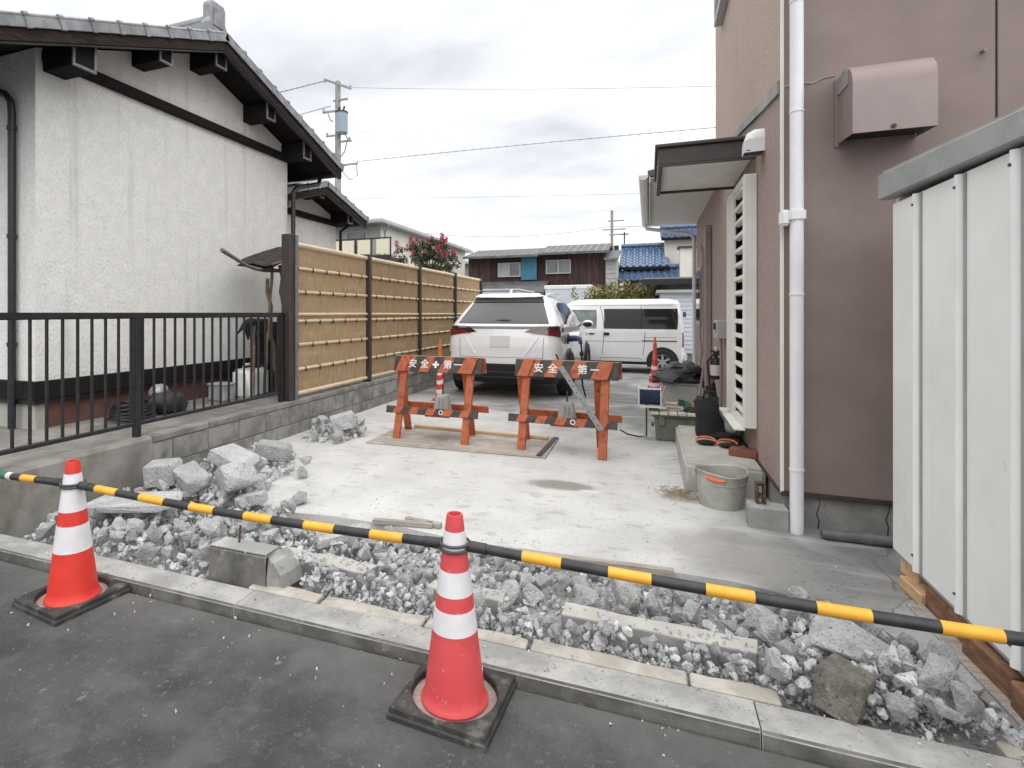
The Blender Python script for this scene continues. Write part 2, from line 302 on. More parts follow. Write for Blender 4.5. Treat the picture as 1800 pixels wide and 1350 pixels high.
def roadside_dust():
    """pale dust that the breaking work left on the asphalt next to the kerb"""
    m = MAT['asphalt']; t = m.node_tree; ns, lk = t.nodes, t.links; b = ns['Principled BSDF']
    src = b.inputs['Base Color'].links[0].from_socket
    tc = ns.new('ShaderNodeTexCoord'); sp = ns.new('ShaderNodeSeparateXYZ'); lk.new(tc.outputs['Object'], sp.inputs[0])
    n = ns.new('ShaderNodeTexNoise'); n.inputs['Scale'].default_value = 1.7; n.inputs['Detail'].default_value = 9; n.inputs['Roughness'].default_value = .65; lk.new(tc.outputs['Object'], n.inputs['Vector'])
    a = ns.new('ShaderNodeMath'); a.operation = 'MULTIPLY_ADD'; lk.new(n.outputs['Fac'], a.inputs[0]); a.inputs[1].default_value = 1.5; lk.new(sp.outputs[1], a.inputs[2])
    r = ns.new('ShaderNodeMapRange'); r.interpolation_type = 'SMOOTHSTEP'; r.inputs['From Min'].default_value = 2.28; r.inputs['From Max'].default_value = 2.95; r.inputs['To Max'].default_value = .75; lk.new(a.outputs[0], r.inputs[0])
    x = ns.new('ShaderNodeMix'); x.data_type = 'RGBA'; lk.new(r.outputs[0], x.inputs[0]); lk.new(src, x.inputs[6]); x.inputs[7].default_value = (.155, .152, .146, 1)
    lk.new(x.outputs[2], b.inputs['Base Color'])
roadside_dust()

# ---------------------------------------------------------------- geometry helpers
ORG = {}
class MB:
    def __init__(s): s.v, s.f, s.mi, s.c = [], [], [], 0
    def mat(s, i): s.c = i; return s
    def add(s, vs, fs):
        o = len(s.v); s.v += [tuple(p) for p in vs]; s.f += [tuple(i + o for i in f) for f in fs]; s.mi += [s.c] * len(fs); return s
    def bb(s, x0, x1, y0, y1, z0, z1, mtx=None):
        p = [(x, y, z) for z in (z0, z1) for y in (y0, y1) for x in (x0, x1)]
        if mtx is not None: p = [tuple(mtx @ Vector(q)) for q in p]
        return s.add(p, [(0, 2, 3, 1), (4, 5, 7, 6), (0, 1, 5, 4), (2, 6, 7, 3), (0, 4, 6, 2), (1, 3, 7, 5)])
    def box(s, c, d, rot=(0, 0, 0)):
        m = Matrix.Translation(c) @ Euler([R(a) for a in rot]).to_matrix().to_4x4()
        return s.bb(-d[0] / 2, d[0] / 2, -d[1] / 2, d[1] / 2, -d[2] / 2, d[2] / 2, m)
    def prism(s, poly, ax, a0, a1):
        n = len(poly)
        def q(p, a): return {'x': (a, p[0], p[1]), 'y': (p[0], a, p[1]), 'z': (p[0], p[1], a)}[ax]
        vs = [q(p, a0) for p in poly] + [q(p, a1) for p in poly]
        return s.add(vs, [tuple(range(n - 1, -1, -1)), tuple(range(n, 2 * n))] + [(i, (i + 1) % n, n + (i + 1) % n, n + i) for i in range(n)])
    def cyl(s, p0, p1, r0, r1=None, n=12, caps=True):
        r1 = r0 if r1 is None else r1
        p0, p1 = Vector(p0), Vector(p1); q = (p1 - p0).to_track_quat('Z', 'Y')
        vs = []
        for p, r in ((p0, r0), (p1, r1)):
            vs += [tuple(p + q @ Vector((r * math.cos(2 * math.pi * i / n), r * math.sin(2 * math.pi * i / n), 0))) for i in range(n)]
        fs = [(i, (i + 1) % n, n + (i + 1) % n, n + i) for i in range(n)]
        if caps: fs += [tuple(range(n - 1, -1, -1)), tuple(range(n, 2 * n))]
        return s.add(vs, fs)
    def tube(s, pts, r, n=8):
        pts = [Vector(p) for p in pts]; k = len(pts); rs = r if isinstance(r, (list, tuple)) else [r] * k
        vs = []; up = None
        for i, p in enumerate(pts):
            d = (pts[min(i + 1, k - 1)] - pts[max(i - 1, 0)]).normalized()
            if up is None: up = Vector((0, 0, 1)) if abs(d.z) < .9 else Vector((1, 0, 0))
            a = d.cross(up).normalized(); up = a.cross(d).normalized()
            vs += [tuple(p + rs[i] * (a * math.cos(2 * math.pi * j / n) + up * math.sin(2 * math.pi * j / n))) for j in range(n)]
        fs = [(i * n + j, i * n + (j + 1) % n, (i + 1) * n + (j + 1) % n, (i + 1) * n + j) for i in range(k - 1) for j in range(n)]
        fs += [tuple(range(n - 1, -1, -1)), tuple(range((k - 1) * n, k * n))]
        return s.add(vs, fs)
    def lathe(s, prof, n=24, c=(0, 0, 0), close=False):
        vs = [(c[0] + r * math.cos(2 * math.pi * i / n), c[1] + r * math.sin(2 * math.pi * i / n), c[2] + z) for r, z in prof for i in range(n)]
        k = len(prof)
        fs = [(a * n + i, a * n + (i + 1) % n, (a + 1) * n + (i + 1) % n, (a + 1) * n + i) for a in range(k - 1) for i in range(n)]
        if close: fs += [tuple(range(n - 1, -1, -1)), tuple(range((k - 1) * n, k * n))]
        return s.add(vs, fs)
    def grid(s, rows):
        n = len(rows[0]); vs = [p for r in rows for p in r]
        return s.add(vs, [(a * n + i, a * n + i + 1, (a + 1) * n + i + 1, (a + 1) * n + i) for a in range(len(rows) - 1) for i in range(n - 1)])
    def ball(s, c, r, n=10, k=6):
        r = r if isinstance(r, tuple) else (r, r, r)
        vs = [(c[0], c[1], c[2] - r[2])]; fs = []
        for a in range(1, k):
            t = -math.pi / 2 + math.pi * a / k
            vs += [(c[0] + r[0] * math.cos(t) * math.cos(2 * math.pi * i / n), c[1] + r[1] * math.cos(t) * math.sin(2 * math.pi * i / n), c[2] + r[2] * math.sin(t)) for i in range(n)]
        vs.append((c[0], c[1], c[2] + r[2])); L = len(vs) - 1
        fs += [(0, 1 + (i + 1) % n, 1 + i) for i in range(n)]
        fs += [(1 + a * n + i, 1 + a * n + (i + 1) % n, 1 + (a + 1) * n + (i + 1) % n, 1 + (a + 1) * n + i) for a in range(k - 2) for i in range(n)]
        fs += [(L, L - n + i, L - n + (i + 1) % n) for i in range(n)]
        return s.add(vs, fs)
    def mesh(s, name, mats, org=(0, 0, 0), bevel=0, seg=1, smooth=0, fix=True):
        me = bpy.data.meshes.new(name)
        o = org
        me.from_pydata([(a - o[0], b - o[1], c - o[2]) for a, b, c in s.v], [], s.f)
        for i, p in enumerate(me.polygons): p.material_index = s.mi[i]
        for m in (mats if isinstance(mats, (list, tuple)) else [mats]): me.materials.append(MAT[m])
        if bevel or fix:
            bm = bmesh.new(); bm.from_mesh(me)
            if fix: bmesh.ops.recalc_face_normals(bm, faces=bm.faces)
            if bevel:
                ed = [e for e in bm.edges if len(e.link_faces) == 2 and e.calc_face_angle(0) > R(28)]
                bmesh.ops.bevel(bm, geom=ed, offset=bevel, segments=seg, affect='EDGES', clamp_overlap=True)
            bm.to_mesh(me); bm.free()
        if smooth:
            me.polygons.foreach_set('use_smooth', [True] * len(me.polygons))
            me.set_sharp_from_angle(angle=R(smooth))
        me.update()
        return me
    def build(s, name, mats, parent=None, org=None, **k):
        if parent is not None: og = ORG[parent.name]
        else: og = org or (0, 0, 0)
        ob = bpy.data.objects.new(name, s.mesh(name, mats, og, **k)); COL.objects.link(ob)
        if parent is not None: ob.parent = parent
        else: ob.location = og
        ORG[ob.name] = og
        return ob
def lab(o, label, cat, group=None, kind=None):
    o['label'] = label; o['category'] = cat
    if group: o['group'] = group
    if kind: o['kind'] = kind
    return o
def thing(name, label, cat, loc=(0, 0, 0), rz=0, group=None, local=False):
    """Empty at the base of a thing; local=True: the parts are given in the thing's own coordinates"""
    o = bpy.data.objects.new(name, None); COL.objects.link(o); o.empty_display_size = .2
    o.location = loc; o.rotation_euler = (0, 0, rz)
    ORG[o.name] = (0, 0, 0) if local else tuple(loc)
    return lab(o, label, cat, group)
def struct(o): o['kind'] = 'structure'; return o
def inst(name, me, parent, loc, rot=(0, 0, 0), scale=(1, 1, 1)):
    """one more object using mesh me; loc in the same coordinates the parent's parts are given in"""
    o = bpy.data.objects.new(name, me); COL.objects.link(o)
    og = ORG[parent.name] if parent is not None else (0, 0, 0)
    o.parent = parent; o.location = tuple(a - b for a, b in zip(loc, og)); o.rotation_euler = rot; o.scale = scale
    ORG[o.name] = tuple(loc); return o
def copy_tree(o, loc=None, rz=None, parent=None):
    c = o.copy(); COL.objects.link(c)
    if parent is not None: c.parent = parent
    if loc is not None: c.location = loc
    if rz is not None: c.rotation_euler = (0, 0, rz)
    for ch in list(o.children): copy_tree(ch, parent=c)
    return c
def wob(a, b, n, amp, seed=0):
    rd = random.Random(seed); a, b = Vector(a), Vector(b)
    return [a.lerp(b, i / n) + Vector([rd.uniform(-amp, amp) for _ in range(3)]) * (0 < i < n) for i in range(n + 1)]
SZ = .04      # driveway level
YZ = .41      # neighbour's yard level

# ================================================================ GROUND
struct(MB().grid([[(x, y, -.05) for x in (-400, 0, 400)] for y in (-150, 100, 700)]).build('ground', 'ground'))
struct(MB().grid([[(x, y, 0) for x in np.linspace(-40, 40, 9)] for y in (-25, -10, 0, 2.03)]).build('road', 'asphalt'))
# kerb: one stone after another
kerb = struct(MB().bb(-12, 10, 2.075, 2.19, -.05, .03).build('kerb', 'conc_dark'))
for i in range(-12, 8):
    x0 = .335 + i * 1.045 + .002; x1 = x0 + 1.041
    z = .050 + random.uniform(-.0015, .0015); dy = random.uniform(-.002, .002)
    kb = MB().prism([(2.05 + dy, -.02), (2.195, -.02), (2.195, z + .002), (2.062 + dy, z), (2.052 + dy, z - .010)], 'x', x0, x1); kb.mi[5] = kb.mi[6] = 1; kb.build('kerb_stone', ['kerb', 'conc_dark'], kerb, bevel=.0022)
# slab of the parking space with its broken front edge
front = [(-3.62, 3.22), (-3.2, 3.19), (-2.7, 3.24), (-2.3, 3.16), (-1.9, 3.21), (-1.4, 3.2), (-.95, 3.13), (.12, 3.16), (.4, 3.16), (.62, 3.1), (.9, 2.98), (1.0, 2.72), (1.08, 2.5), (1.12, 2.235)]
poly = front + [(6, 2.235), (6, 26), (-3.62, 26)]
struct(MB().prism(poly, 'z', -.045, SZ).build('driveway', 'drive'))
# bed of the dug-out strip
rows = []
for y in np.linspace(2.19, 3.32, 14):
    rows.append([(x, y, -.012 + .03 * noise.noise((x * 3, y * 3, 1)) + .012 * noise.noise((x * 11, y * 11, 4))) for x in np.linspace(-3.7, 1.15, 60)])
struct(MB().grid(rows).build('gravel_bed', 'gravel_bed', smooth=60))
MB_right = MB().bb(1.12, 6, 2.197, 2.237, -.04, .046)
struct(MB_right.build('pavement', 'conc'))
# neighbour's yard behind the block wall
struct(MB().bb(-30, -3.78, 2.2, 13.6, -.04, YZ).build('yard', 'plaster'))

# cream edging stones just behind the kerb
edging = thing('edging', 'row of cream concrete edging stones just behind the kerb', 'edging', (-.8, 2.23, 0))
for x0, x1 in ((-1.80, -1.42), (-1.40, -.90), (-.885, -.452), (-.435, .13), (.14, .42), (1.0, 1.3)):
    pts = []
    for t in np.linspace(0, 1, 5): pts.append((x0 + (x1 - x0) * t, 2.275 + random.uniform(-.012, .012)))
    MB().prism([(x0, 2.2), (x1, 2.2)] + pts[::-1], 'z', -.02, .057 + random.uniform(-.004, .004)).build('edging_stone', 'cream', edging, bevel=.006)
# low concrete strip running through the rubble, broken in three
for x0, x1, y, rz, l in ((-1.87, -1.30, 2.53, 1.5, 'low concrete beam in the rubble just right of the dirty upright stub'),
                         (-.96, -.62, 2.50, 1, 'short concrete beam in the rubble behind the right road cone'),
                         (-.36, .40, 2.49, 1.2, 'longest low concrete beam lying in the rubble right of the pink cone')):
    b = MB(); n = 7; rws = []
    for i in range(n):
        t = i / (n - 1); x = x0 + (x1 - x0) * t; j = lambda a: random.uniform(-a, a)
        e = .02 if i in (0, n - 1) else .004
        rws.append([(x + j(e), y - .05 + j(.004), -.03), (x + j(e), y - .048 + j(.005), .088 + j(.004)), (x + j(e), y + .055 + j(.006), .092 + j(.004)), (x + j(e), y + .055, -.03)])
    b.grid(rws); o = len(rws[0])
    b.f += [tuple(range(o)), tuple(range(len(b.v) - o, len(b.v)))]; b.mi += [0, 0]
    for q in range(n - 1): b.mi[q * 3 + 1] = 1
    ob = b.build('concrete_beam', ['conc', 'conc_pale'], None, org=((x0 + x1) / 2, y, -.03), bevel=.004)
    ob.rotation_euler.z = R(-rz); lab(ob, l, 'concrete beam')
# dirty upright stub of the old gate kerb
b = MB(); st = thing('concrete_stub', 'dark dirty upright concrete stub with a broken right end', 'concrete stub', (-1.85, 2.32, 0))
rws = []
for i, x in enumerate((-2.075, -1.95, -1.82, -1.72)):
    rws.append([(x, 2.225, -.02), (x, 2.235, .195), (x, 2.36, .20), (x, 2.37, -.02)])
b.grid(rws); b.f += [(0, 1, 2, 3)]; b.mi += [0]
b.build('stub_body', 'conc_dark', st, bevel=.006)
b = MB(); rws = []
for x, s, z in ((-1.722, 1, .19), (-1.70, .97, .165), (-1.67, .9, .175), (-1.645, .8, .12), (-1.62, .55, .05)):
    q = lambda a: random.uniform(-a, a)
    rws.append([(x + q(.012), 2.235 + q(.008), -.02), (x + q(.02), 2.245 + q(.015), z * .55), (x + q(.015), 2.25 + q(.02), z), (x + q(.02), 2.32 + q(.01), z + .004 + q(.015)), (x + q(.02), 2.39 + q(.015), z), (x, 2.41, -.02)])
b.grid(rws); b.build('broken_end', 'conc', st)
MB().bb(-2.07, -1.73, 2.242, 2.355, .200, .204).build('dusty_top', 'conc', st)
MB().cyl((-1.955, 2.32, .19), (-1.95, 2.325, .29), .006, n=7).build('reinforcing_bar', 'rust', st)

# ---------------------------------------------------------------- rubble
def chunk_mesh(i, blocky=False, rough=.09):
    rd = random.Random(100 + i)
    bm = bmesh.new()
    if blocky:
        for x in (-1, 1):
            for y in (-1, 1):
                for z in (-1, 1): bm.verts.new((x * (.95 + rd.uniform(-.12, .05)), y * (.7 + rd.uniform(-.1, .05)), z * (.55 + rd.uniform(-.05, .05))))
        for _ in range(4): bm.verts.new((1.0 + rd.uniform(.0, .25), rd.uniform(-.5, .5), rd.uniform(-.4, .4)))
    else:
        ax = (1, rd.uniform(.65, .95), rd.uniform(.5, .85))
        for _ in range(rd.randint(10, 15)):
            v = Vector([rd.gauss(0, 1) for _ in range(3)]).normalized() * rd.uniform(.82, 1.05)
            bm.verts.new((v.x * ax[0], v.y * ax[1], v.z * ax[2]))
    r = bmesh.ops.convex_hull(bm, input=bm.verts)
    bmesh.ops.delete(bm, geom=[g for g in r['geom_interior'] if isinstance(g, bmesh.types.BMVert)], context='VERTS')
    bmesh.ops.bevel(bm, geom=bm.edges[:], offset=.05, segments=1, affect='EDGES', clamp_overlap=True)
    bmesh.ops.triangulate(bm, faces=bm.faces)
    long = [e for e in bm.edges if e.calc_length() > .42]
    bmesh.ops.subdivide_edges(bm, edges=long, cuts=1)
    bmesh.ops.triangulate(bm, faces=bm.faces)
    for v in bm.verts:
        p = v.co * 2.3 + Vector((i * 7.1, 0, 0))
        k = 1 + rough * (noise.noise(p) + .6 * noise.noise(p * 2.7)) * (.6 if blocky else 1.3)
        v.co *= k
    bmesh.ops.recalc_face_normals(bm, faces=bm.faces)
    me = bpy.data.meshes.new('concrete_chunk'); bm.to_mesh(me); bm.free()
    me.materials.append(MAT['stone'])
    return me
PROTO = [chunk_mesh(i) for i in range(14)]
BLOCKY = [chunk_mesh(40 + i, True, .05) for i in range(5)]
BROWN = chunk_mesh(47, True, .10); BROWN.materials.clear(); BROWN.materials.append(MAT['conc_dirt'])
PV = []
for me in PROTO:
    co = np.empty(len(me.vertices) * 3); me.vertices.foreach_get('co', co)
    PV.append((co.reshape(-1, 3), [tuple(p.vertices) for p in me.polygons]))
# small stones use a coarser hull
def coarse(i):
    rd = random.Random(500 + i); bm = bmesh.new()
    for _ in range(9):
        v = Vector([rd.gauss(0, 1) for _ in range(3)]).normalized(); bm.verts.new((v.x, v.y * .8, v.z * .62))
    r = bmesh.ops.convex_hull(bm, input=bm.verts); bmesh.ops.recalc_face_normals(bm, faces=bm.faces)
    bm.verts.index_update(); out = (np.array([v.co[:] for v in bm.verts]), [tuple(v.index for v in f.verts) for f in bm.faces]); bm.free(); return out
CV = [coarse(i) for i in range(16)]

CELL = .02; HX0, HY0, HNX, HNY = -3.7, 2.1, 250, 210
HM = np.full((HNX, HNY), -.012)
for ix in range(HNX):
    for iy in range(HNY):
        x, y = HX0 + ix * CELL, HY0 + iy * CELL
        fy = np.interp(x, [p[0] for p in front[:11]], [p[1] for p in front[:11]])
        if y > fy or (x > .95): HM[ix, iy] = SZ
        if y < 2.2: HM[ix, iy] = .052
        if 2.2 < y < 2.275 and -1.8 < x < .42: HM[ix, iy] = .062
        if 2.48 < y < 2.585 and (-1.87 < x < -1.3): HM[ix, iy] = .09
        if 2.44 < y < 2.55 and (-.96 < x < -.62 or -.36 < x < .4): HM[ix, iy] = .09
        if -2.08 < x < -1.6 and 2.22 < y < 2.42: HM[ix, iy] = .2
def drop(x, y, r, k=.5, settle=.5):
    """rest a stone of radius r on the heap: returns its centre height and raises the heap there"""
    ix, iy = int((x - HX0) / CELL), int((y - HY0) / CELL); n = max(1, int(r / CELL))
    a0, a1, b0, b1 = max(ix - n, 0), min(ix + n + 1, HNX), max(iy - n, 0), min(iy + n + 1, HNY)
    if a0 >= a1 or b0 >= b1: return None
    sub = HM[a0:a1, b0:b1]
    base = sub.mean() * settle + sub.max() * (1 - settle)
    gx, gy = np.meshgrid(np.arange(a0, a1) - ix, np.arange(b0, b1) - iy, indexing='ij')
    d2 = (gx ** 2 + gy ** 2) * (CELL / max(r, CELL)) ** 2
    zc = base + r * k
    top = np.where(d2 < 1, zc + r * .55 * np.sqrt(np.clip(1 - d2, 0, 1)), -9)
    HM[a0:a1, b0:b1] = np.maximum(sub, top)
    return zc
def inside(p, poly):
    x, y = p; c = False; n = len(poly)
    for i in range(n):
        (x1, y1), (x2, y2) = poly[i], poly[(i + 1) % n]
        if (y1 > y) != (y2 > y) and x < (x2 - x1) * (y - y1) / (y2 - y1) + x1: c = not c
    return c
def sample(poly, rd):
    xs, ys = [p[0] for p in poly], [p[1] for p in poly]
    while True:
        p = (rd.uniform(min(xs), max(xs)), rd.uniform(min(ys), max(ys)))
        if inside(p, poly) and not any(a - .01 < p[0] < c + .01 and b_ - .085 < p[1] < b_ + .075 for a, c, b_ in BEAMS): return p
rd = random.Random(11)
BEAMS = ((-1.87, -1.30, 2.53), (-.96, -.62, 2.50), (-.36, .40, 2.49))
ZONES = {
 'left': [(-3.55, 2.25), (-2.12, 2.24), (-2.1, 2.45), (-1.75, 2.5), (-1.62, 2.75), (-2.1, 3.1), (-2.75, 3.12), (-3.05, 2.75), (-3.55, 2.7)],
 'mid_back': [(-1.85, 2.62), (-1.2, 2.56), (-.4, 2.60), (.35, 2.57), (.7, 2.6), (.92, 2.75), (.75, 2.98), (.1, 3.04), (-.9, 3.04), (-1.3, 3.12), (-1.9, 3.1)],
 'mid_front': [(-1.62, 2.3), (-.6, 2.3), (.35, 2.29), (.9, 2.3), (.9, 2.5), (.4, 2.42), (-.35, 2.42), (-.6, 2.46), (-1.3, 2.48), (-1.62, 2.48)],
 'right': [(.40, 2.26), (1.06, 2.24), (1.04, 2.5), (.95, 2.8), (.6, 2.85), (.4, 2.6)],
 'wall_near': [(-3.52, 2.7), (-2.75, 2.95), (-2.62, 3.35), (-2.8, 4.0), (-3.05, 4.4), (-3.52, 4.4)],
 'wall_far': [(-3.30, 4.95), (-2.95, 5.0), (-2.88, 5.45), (-3.1, 5.9), (-3.45, 5.8), (-3.5, 5.2)],
 'foot': [(1.0, 2.06), (1.3, 2.06), (1.25, 2.4), (1.05, 2.4)],
}
# fine chips: nobody could count them
def scatter(name, items, label, src, matn):
    V, Fs = [], []; o = 0
    for (x, y, z, r, kind) in items:
        vs, fs = src[kind % len(src)]
        m = np.array(Euler((rd.uniform(0, 6.3), rd.uniform(0, 6.3), rd.uniform(0, 6.3))).to_matrix())
        p = (vs * r * np.array([1, 1, .9])) @ m.T + np.array([x, y, z]); V.append(p); Fs += [tuple(i + o for i in f) for f in fs]; o += len(p)
    me = bpy.data.meshes.new(name); me.from_pydata(np.concatenate(V).tolist(), [], Fs); me.materials.append(MAT[matn])
    ob = bpy.data.objects.new(name, me); COL.objects.link(ob)
    return lab(ob, label, name.replace('_', ' '), None, 'stuff')
chips = []
for zn, n in (('left', 1700), ('mid_back', 1000), ('mid_front', 1500), ('right', 600), ('wall_near', 600), ('wall_far', 130), ('foot', 100)):
    for _ in range(n):
        x, y = sample(ZONES[zn], rd); r = rd.uniform(.006, .017)
        z = drop(x, y, r, .45); chips.append((x, y, z, r, rd.randrange(99)))
for a, c, b_ in BEAMS:
    for _ in range(45):
        x, y, r = rd.uniform(a, c), b_ + rd.uniform(-.045, .05), rd.uniform(.004, .013); chips.append((x, y, .092 + r * .4, r, rd.randrange(99)))
for _ in range(190):
    y = 2.19 - rd.expovariate(5.5); x = rd.uniform(-3.4, 1.3); r = rd.uniform(.003, .010)
    chips.append((x, y, (.052 if y > 2.06 else .0) + r * .4, r, rd.randrange(99)))
for _ in range(420):
    x, y = rd.uniform(-3.4, 1.0), rd.gauss(2.45, .5) + rd.expovariate(3)
    if y < 2.2: continue
    if y < 6:
        r = rd.uniform(.003, .009); z = (SZ if y > 3.25 else .02) + r * .4; chips.append((x, y, max(z, HM[min(int((x - HX0) / CELL), HNX - 1), min(int((y - HY0) / CELL), HNY - 1)] + r * .3), r, rd.randrange(99)))
scatter('gravel', chips, 'fine grey chips of broken concrete spread along the strip behind the kerb', CV, 'stone_stuff')
# middle-sized lumps past the counted ones
mids = []
for zn, n, a, c in (('left', 420, .018, .040), ('mid_back', 260, .018, .038), ('mid_front', 330, .016, .032), ('right', 95, .020, .042), ('wall_near', 240, .024, .05), ('wall_far', 60, .03, .05), ('foot', 16, .02, .03)):
    for _ in range(n):
        x, y = sample(ZONES[zn], rd); r = rd.uniform(a, c); z = drop(x, y, r, .4); mids.append((x, y, z, r, rd.randrange(99)))
scatter('small_rubble', mids, 'small lumps of broken concrete filling the gaps between the bigger chunks', PV, 'stone_stuff')
# individual chunks
def chunk_label(zn, x, y, r):
    """size word plus the landmark it lies by"""
    lo, hi = {'left': (.046, .058), 'mid_back': (.047, .060), 'mid_front': (.031, .037), 'right': (.053, .068), 'wall_near': (.052, .065), 'wall_far': (.062, .075)}[zn]
    sz = 'large' if r > hi else 'medium' if r > lo else 'small'
    if zn == 'left': pl = 'tight behind the red cone' if x < -2.75 else 'between the red cone and the upright stub' if x < -2.1 else 'just above the upright stub'
    elif zn == 'mid_back': pl = 'along the slab edge left of the pink cone' if x < -.95 else 'along the slab edge behind the pink cone' if x < -.3 else 'behind the longest beam under the bar' if x < .35 else 'along the slab edge near the shed'
    elif zn == 'mid_front': pl = 'by the cream edging left of the pink cone' if x < -.75 else 'by the cream edging right of the pink cone' if x < .1 else 'between longest beam and right kerb stones'
    elif zn == 'right': pl = 'round the brownish block near the shed' if y < 2.5 else 'round the biggest boulder near the shed'
    elif zn == 'wall_near': pl = 'at the wall foot among the square blocks' if y < 3.6 else 'at the wall foot beyond the square blocks'
    else: pl = 'in the small pile by the bamboo fence'
    return '%s grey broken concrete chunk %s' % (sz, pl), '%s chunks %s' % (sz, pl)
def chunk(x, y, r, me, zn=None, label=None, rot=None, sc3=(1, 1, 1), k=.42, settle=.5, z=None):
    zz = drop(x, y, r * .9, k, settle) if z is None else z
    o = bpy.data.objects.new('concrete_chunk' if zn else 'concrete_block', me); COL.objects.link(o)
    o.location = (x, y, zz); o.rotation_euler = rot or (rd.uniform(0, 6.3), rd.uniform(0, 6.3), rd.uniform(0, 6.3)); o.scale = [r * q for q in sc3]
    if zn: l_, g_ = chunk_label(zn, x, y, r); lab(o, l_, 'concrete chunk', g_)
    else: lab(o, label, 'concrete block')
    return o
for zn, n, a, c in (('left', 82, .036, .076), ('mid_back', 86, .036, .078), ('mid_front', 44, .026, .044), ('right', 28, .040, .085), ('wall_near', 34, .045, .095), ('wall_far', 22, .05, .095)):
    rs = sorted([a + (c - a) * rd.random() ** 1.6 for _ in range(n)], reverse=False)
    for r in rs:
        best = None
        for _ in range(6):      # prefer hollows
            x, y = sample(ZONES[zn], rd); h = HM[min(int((x - HX0) / CELL), HNX - 1), min(int((y - HY0) / CELL), HNY - 1)]
            if best is None or h < best[0]: best = (h, x, y)
        chunk(best[1], best[2], r, PROTO[rd.randrange(14)], zn, k=.30 if zn == 'mid_back' else .42, settle=.7 if zn == 'mid_back' else .5)
# the big ones one can point to
def big(x, y, r, i, label, rot, s=(1, 1, 1), k=.5, blocky=True, z=None):
    return chunk(x, y, r, (BLOCKY if blocky else PROTO)[i], None, label, tuple(R(a) for a in rot), s, k, .6, z)
big(-3.30, 3.10, .115, 0, 'grey cuboid concrete block nearest the block wall in the pile above the left cone', (4, -6, 20), (1, 1.1, 1.25))
big(-3.05, 3.12, .125, 1, 'tilted grey concrete block second from the block wall behind the striped bar', (10, 14, -20), (1.1, 1, .8))
big(-2.74, 3.22, .135, 2, 'large square broken block leaning at the front of the pile by the block wall', (12, -22, -38), (1.05, 1.25, 1.25))
big(-3.10, 3.62, .19, 3, 'flat pale slab fragment lying on top of the pile by the block wall', (3, 8, -14), (1.05, .9, .45), .6)
big(-2.55, 3.15, .085, 4, 'narrow concrete fragment pointing right out of the wall pile', (0, -12, 10), (1.3, .7, .8))
big(-3.05, 4.05, .12, 0, 'grey block at the far end of the near wall pile', (6, 5, 15), (1.2, .9, 1))
big(-2.30, 3.33, .085, 3, 'lone rough concrete lump lying on the slab in front of the wall pile', (20, 0, 50), (1, .9, .95), .5, False)
big(-2.62, 3.92, .07, 5, 'upper of two stacked lumps on the slab right of the wall pile', (50, 20, 0), (1, .9, .9), .55, False, SZ + .14)
big(-2.60, 3.84, .075, 6, 'lower of two stacked lumps on the slab right of the wall pile', (0, 60, 10), (1, .9, .9), .5, False, SZ + .05)
big(-3.05, 5.25, .13, 1, 'pale square block crowning the small pile beside the bamboo fence', (0, -15, 30), (1, 1, 1.1))
big(-3.10, 2.66, .30, 4, 'long flat whitish slab piece behind the left road cone', (3, -4, 12), (1, .62, .13), .20)
big(-.10, 2.66, .115, 7, 'big upright pale concrete lump beside the longest low beam', (10, 70, 40), (1, 1, .9), .6, False)
big(-.27, 2.62, .085, 8, 'rounded concrete lump left of the big upright one', (80, 10, 0), (1, 1, .9), .5, False)
big(.16, 2.78, .105, 9, 'wide speckled lump under the striped bar right of the pink cone', (0, 10, 80), (1.2, .9, .9), .5, False)
big(.42, 2.72, .12, 10, 'long grey lump near the right end under the striped bar', (5, 15, 10), (1.2, .9, .8), .5, False, .09)
big(.72, 2.52, .185, 11, 'biggest whitish boulder of broken concrete at the right end of the strip', (20, 12, -35), (1.1, .8, .7), .55, False, .12)
big(.62, 2.29, .095, 2, 'brownish cut block standing at the kerb at the right end of the rubble', (8, 10, 62), (1.0, 1.0, 1.25), .45, z=.10).data = BROWN
big(.93, 2.44, .12, 12, 'flat grey slab fragment behind the brownish cut block', (10, -10, 20), (1.3, .9, .5), .4, False, .08)
big(-1.95, 2.78, .085, 13, 'angular pale lump right above the dirty stub', (40, 10, 0), (1, 1, 1), .5, False)
big(-2.35, 2.55, .085, 2, 'rounded grey lump in the middle of the heap left of the stub', (10, 30, 20), (1, 1, .9), .5, False)
big(-1.66, 2.86, .12, 3, 'flat pale fragment lying under the bar right of the stub', (5, -8, 40), (1.3, .6, .35), .4, z=.085)
# formwork boards along the broken edge
for i, (x0, y0, x1, y1, l) in enumerate(((-.92, 3.055, .12, 3.125, 'long weathered board along the broken slab edge'), (-1.63, 3.19, -1.25, 3.26, 'short splintered board behind the pink cone'),
                                        (-1.45, 3.30, -1.2, 3.27, 'small thin board piece behind the short splintered one'))):
    L = math.hypot(x1 - x0, y1 - y0)
    ob = MB().bb(-L / 2, L / 2, -.02, .02, 0, .042 if i == 0 else .03).build('board', 'grey_timber', None, bevel=.003)
    ob.location = ((x0 + x1) / 2, (y0 + y1) / 2, .028 if i == 0 else SZ + .002); ob.rotation_euler = (0, 0, math.atan2(y1 - y0, x1 - x0)); lab(ob, l, 'board')
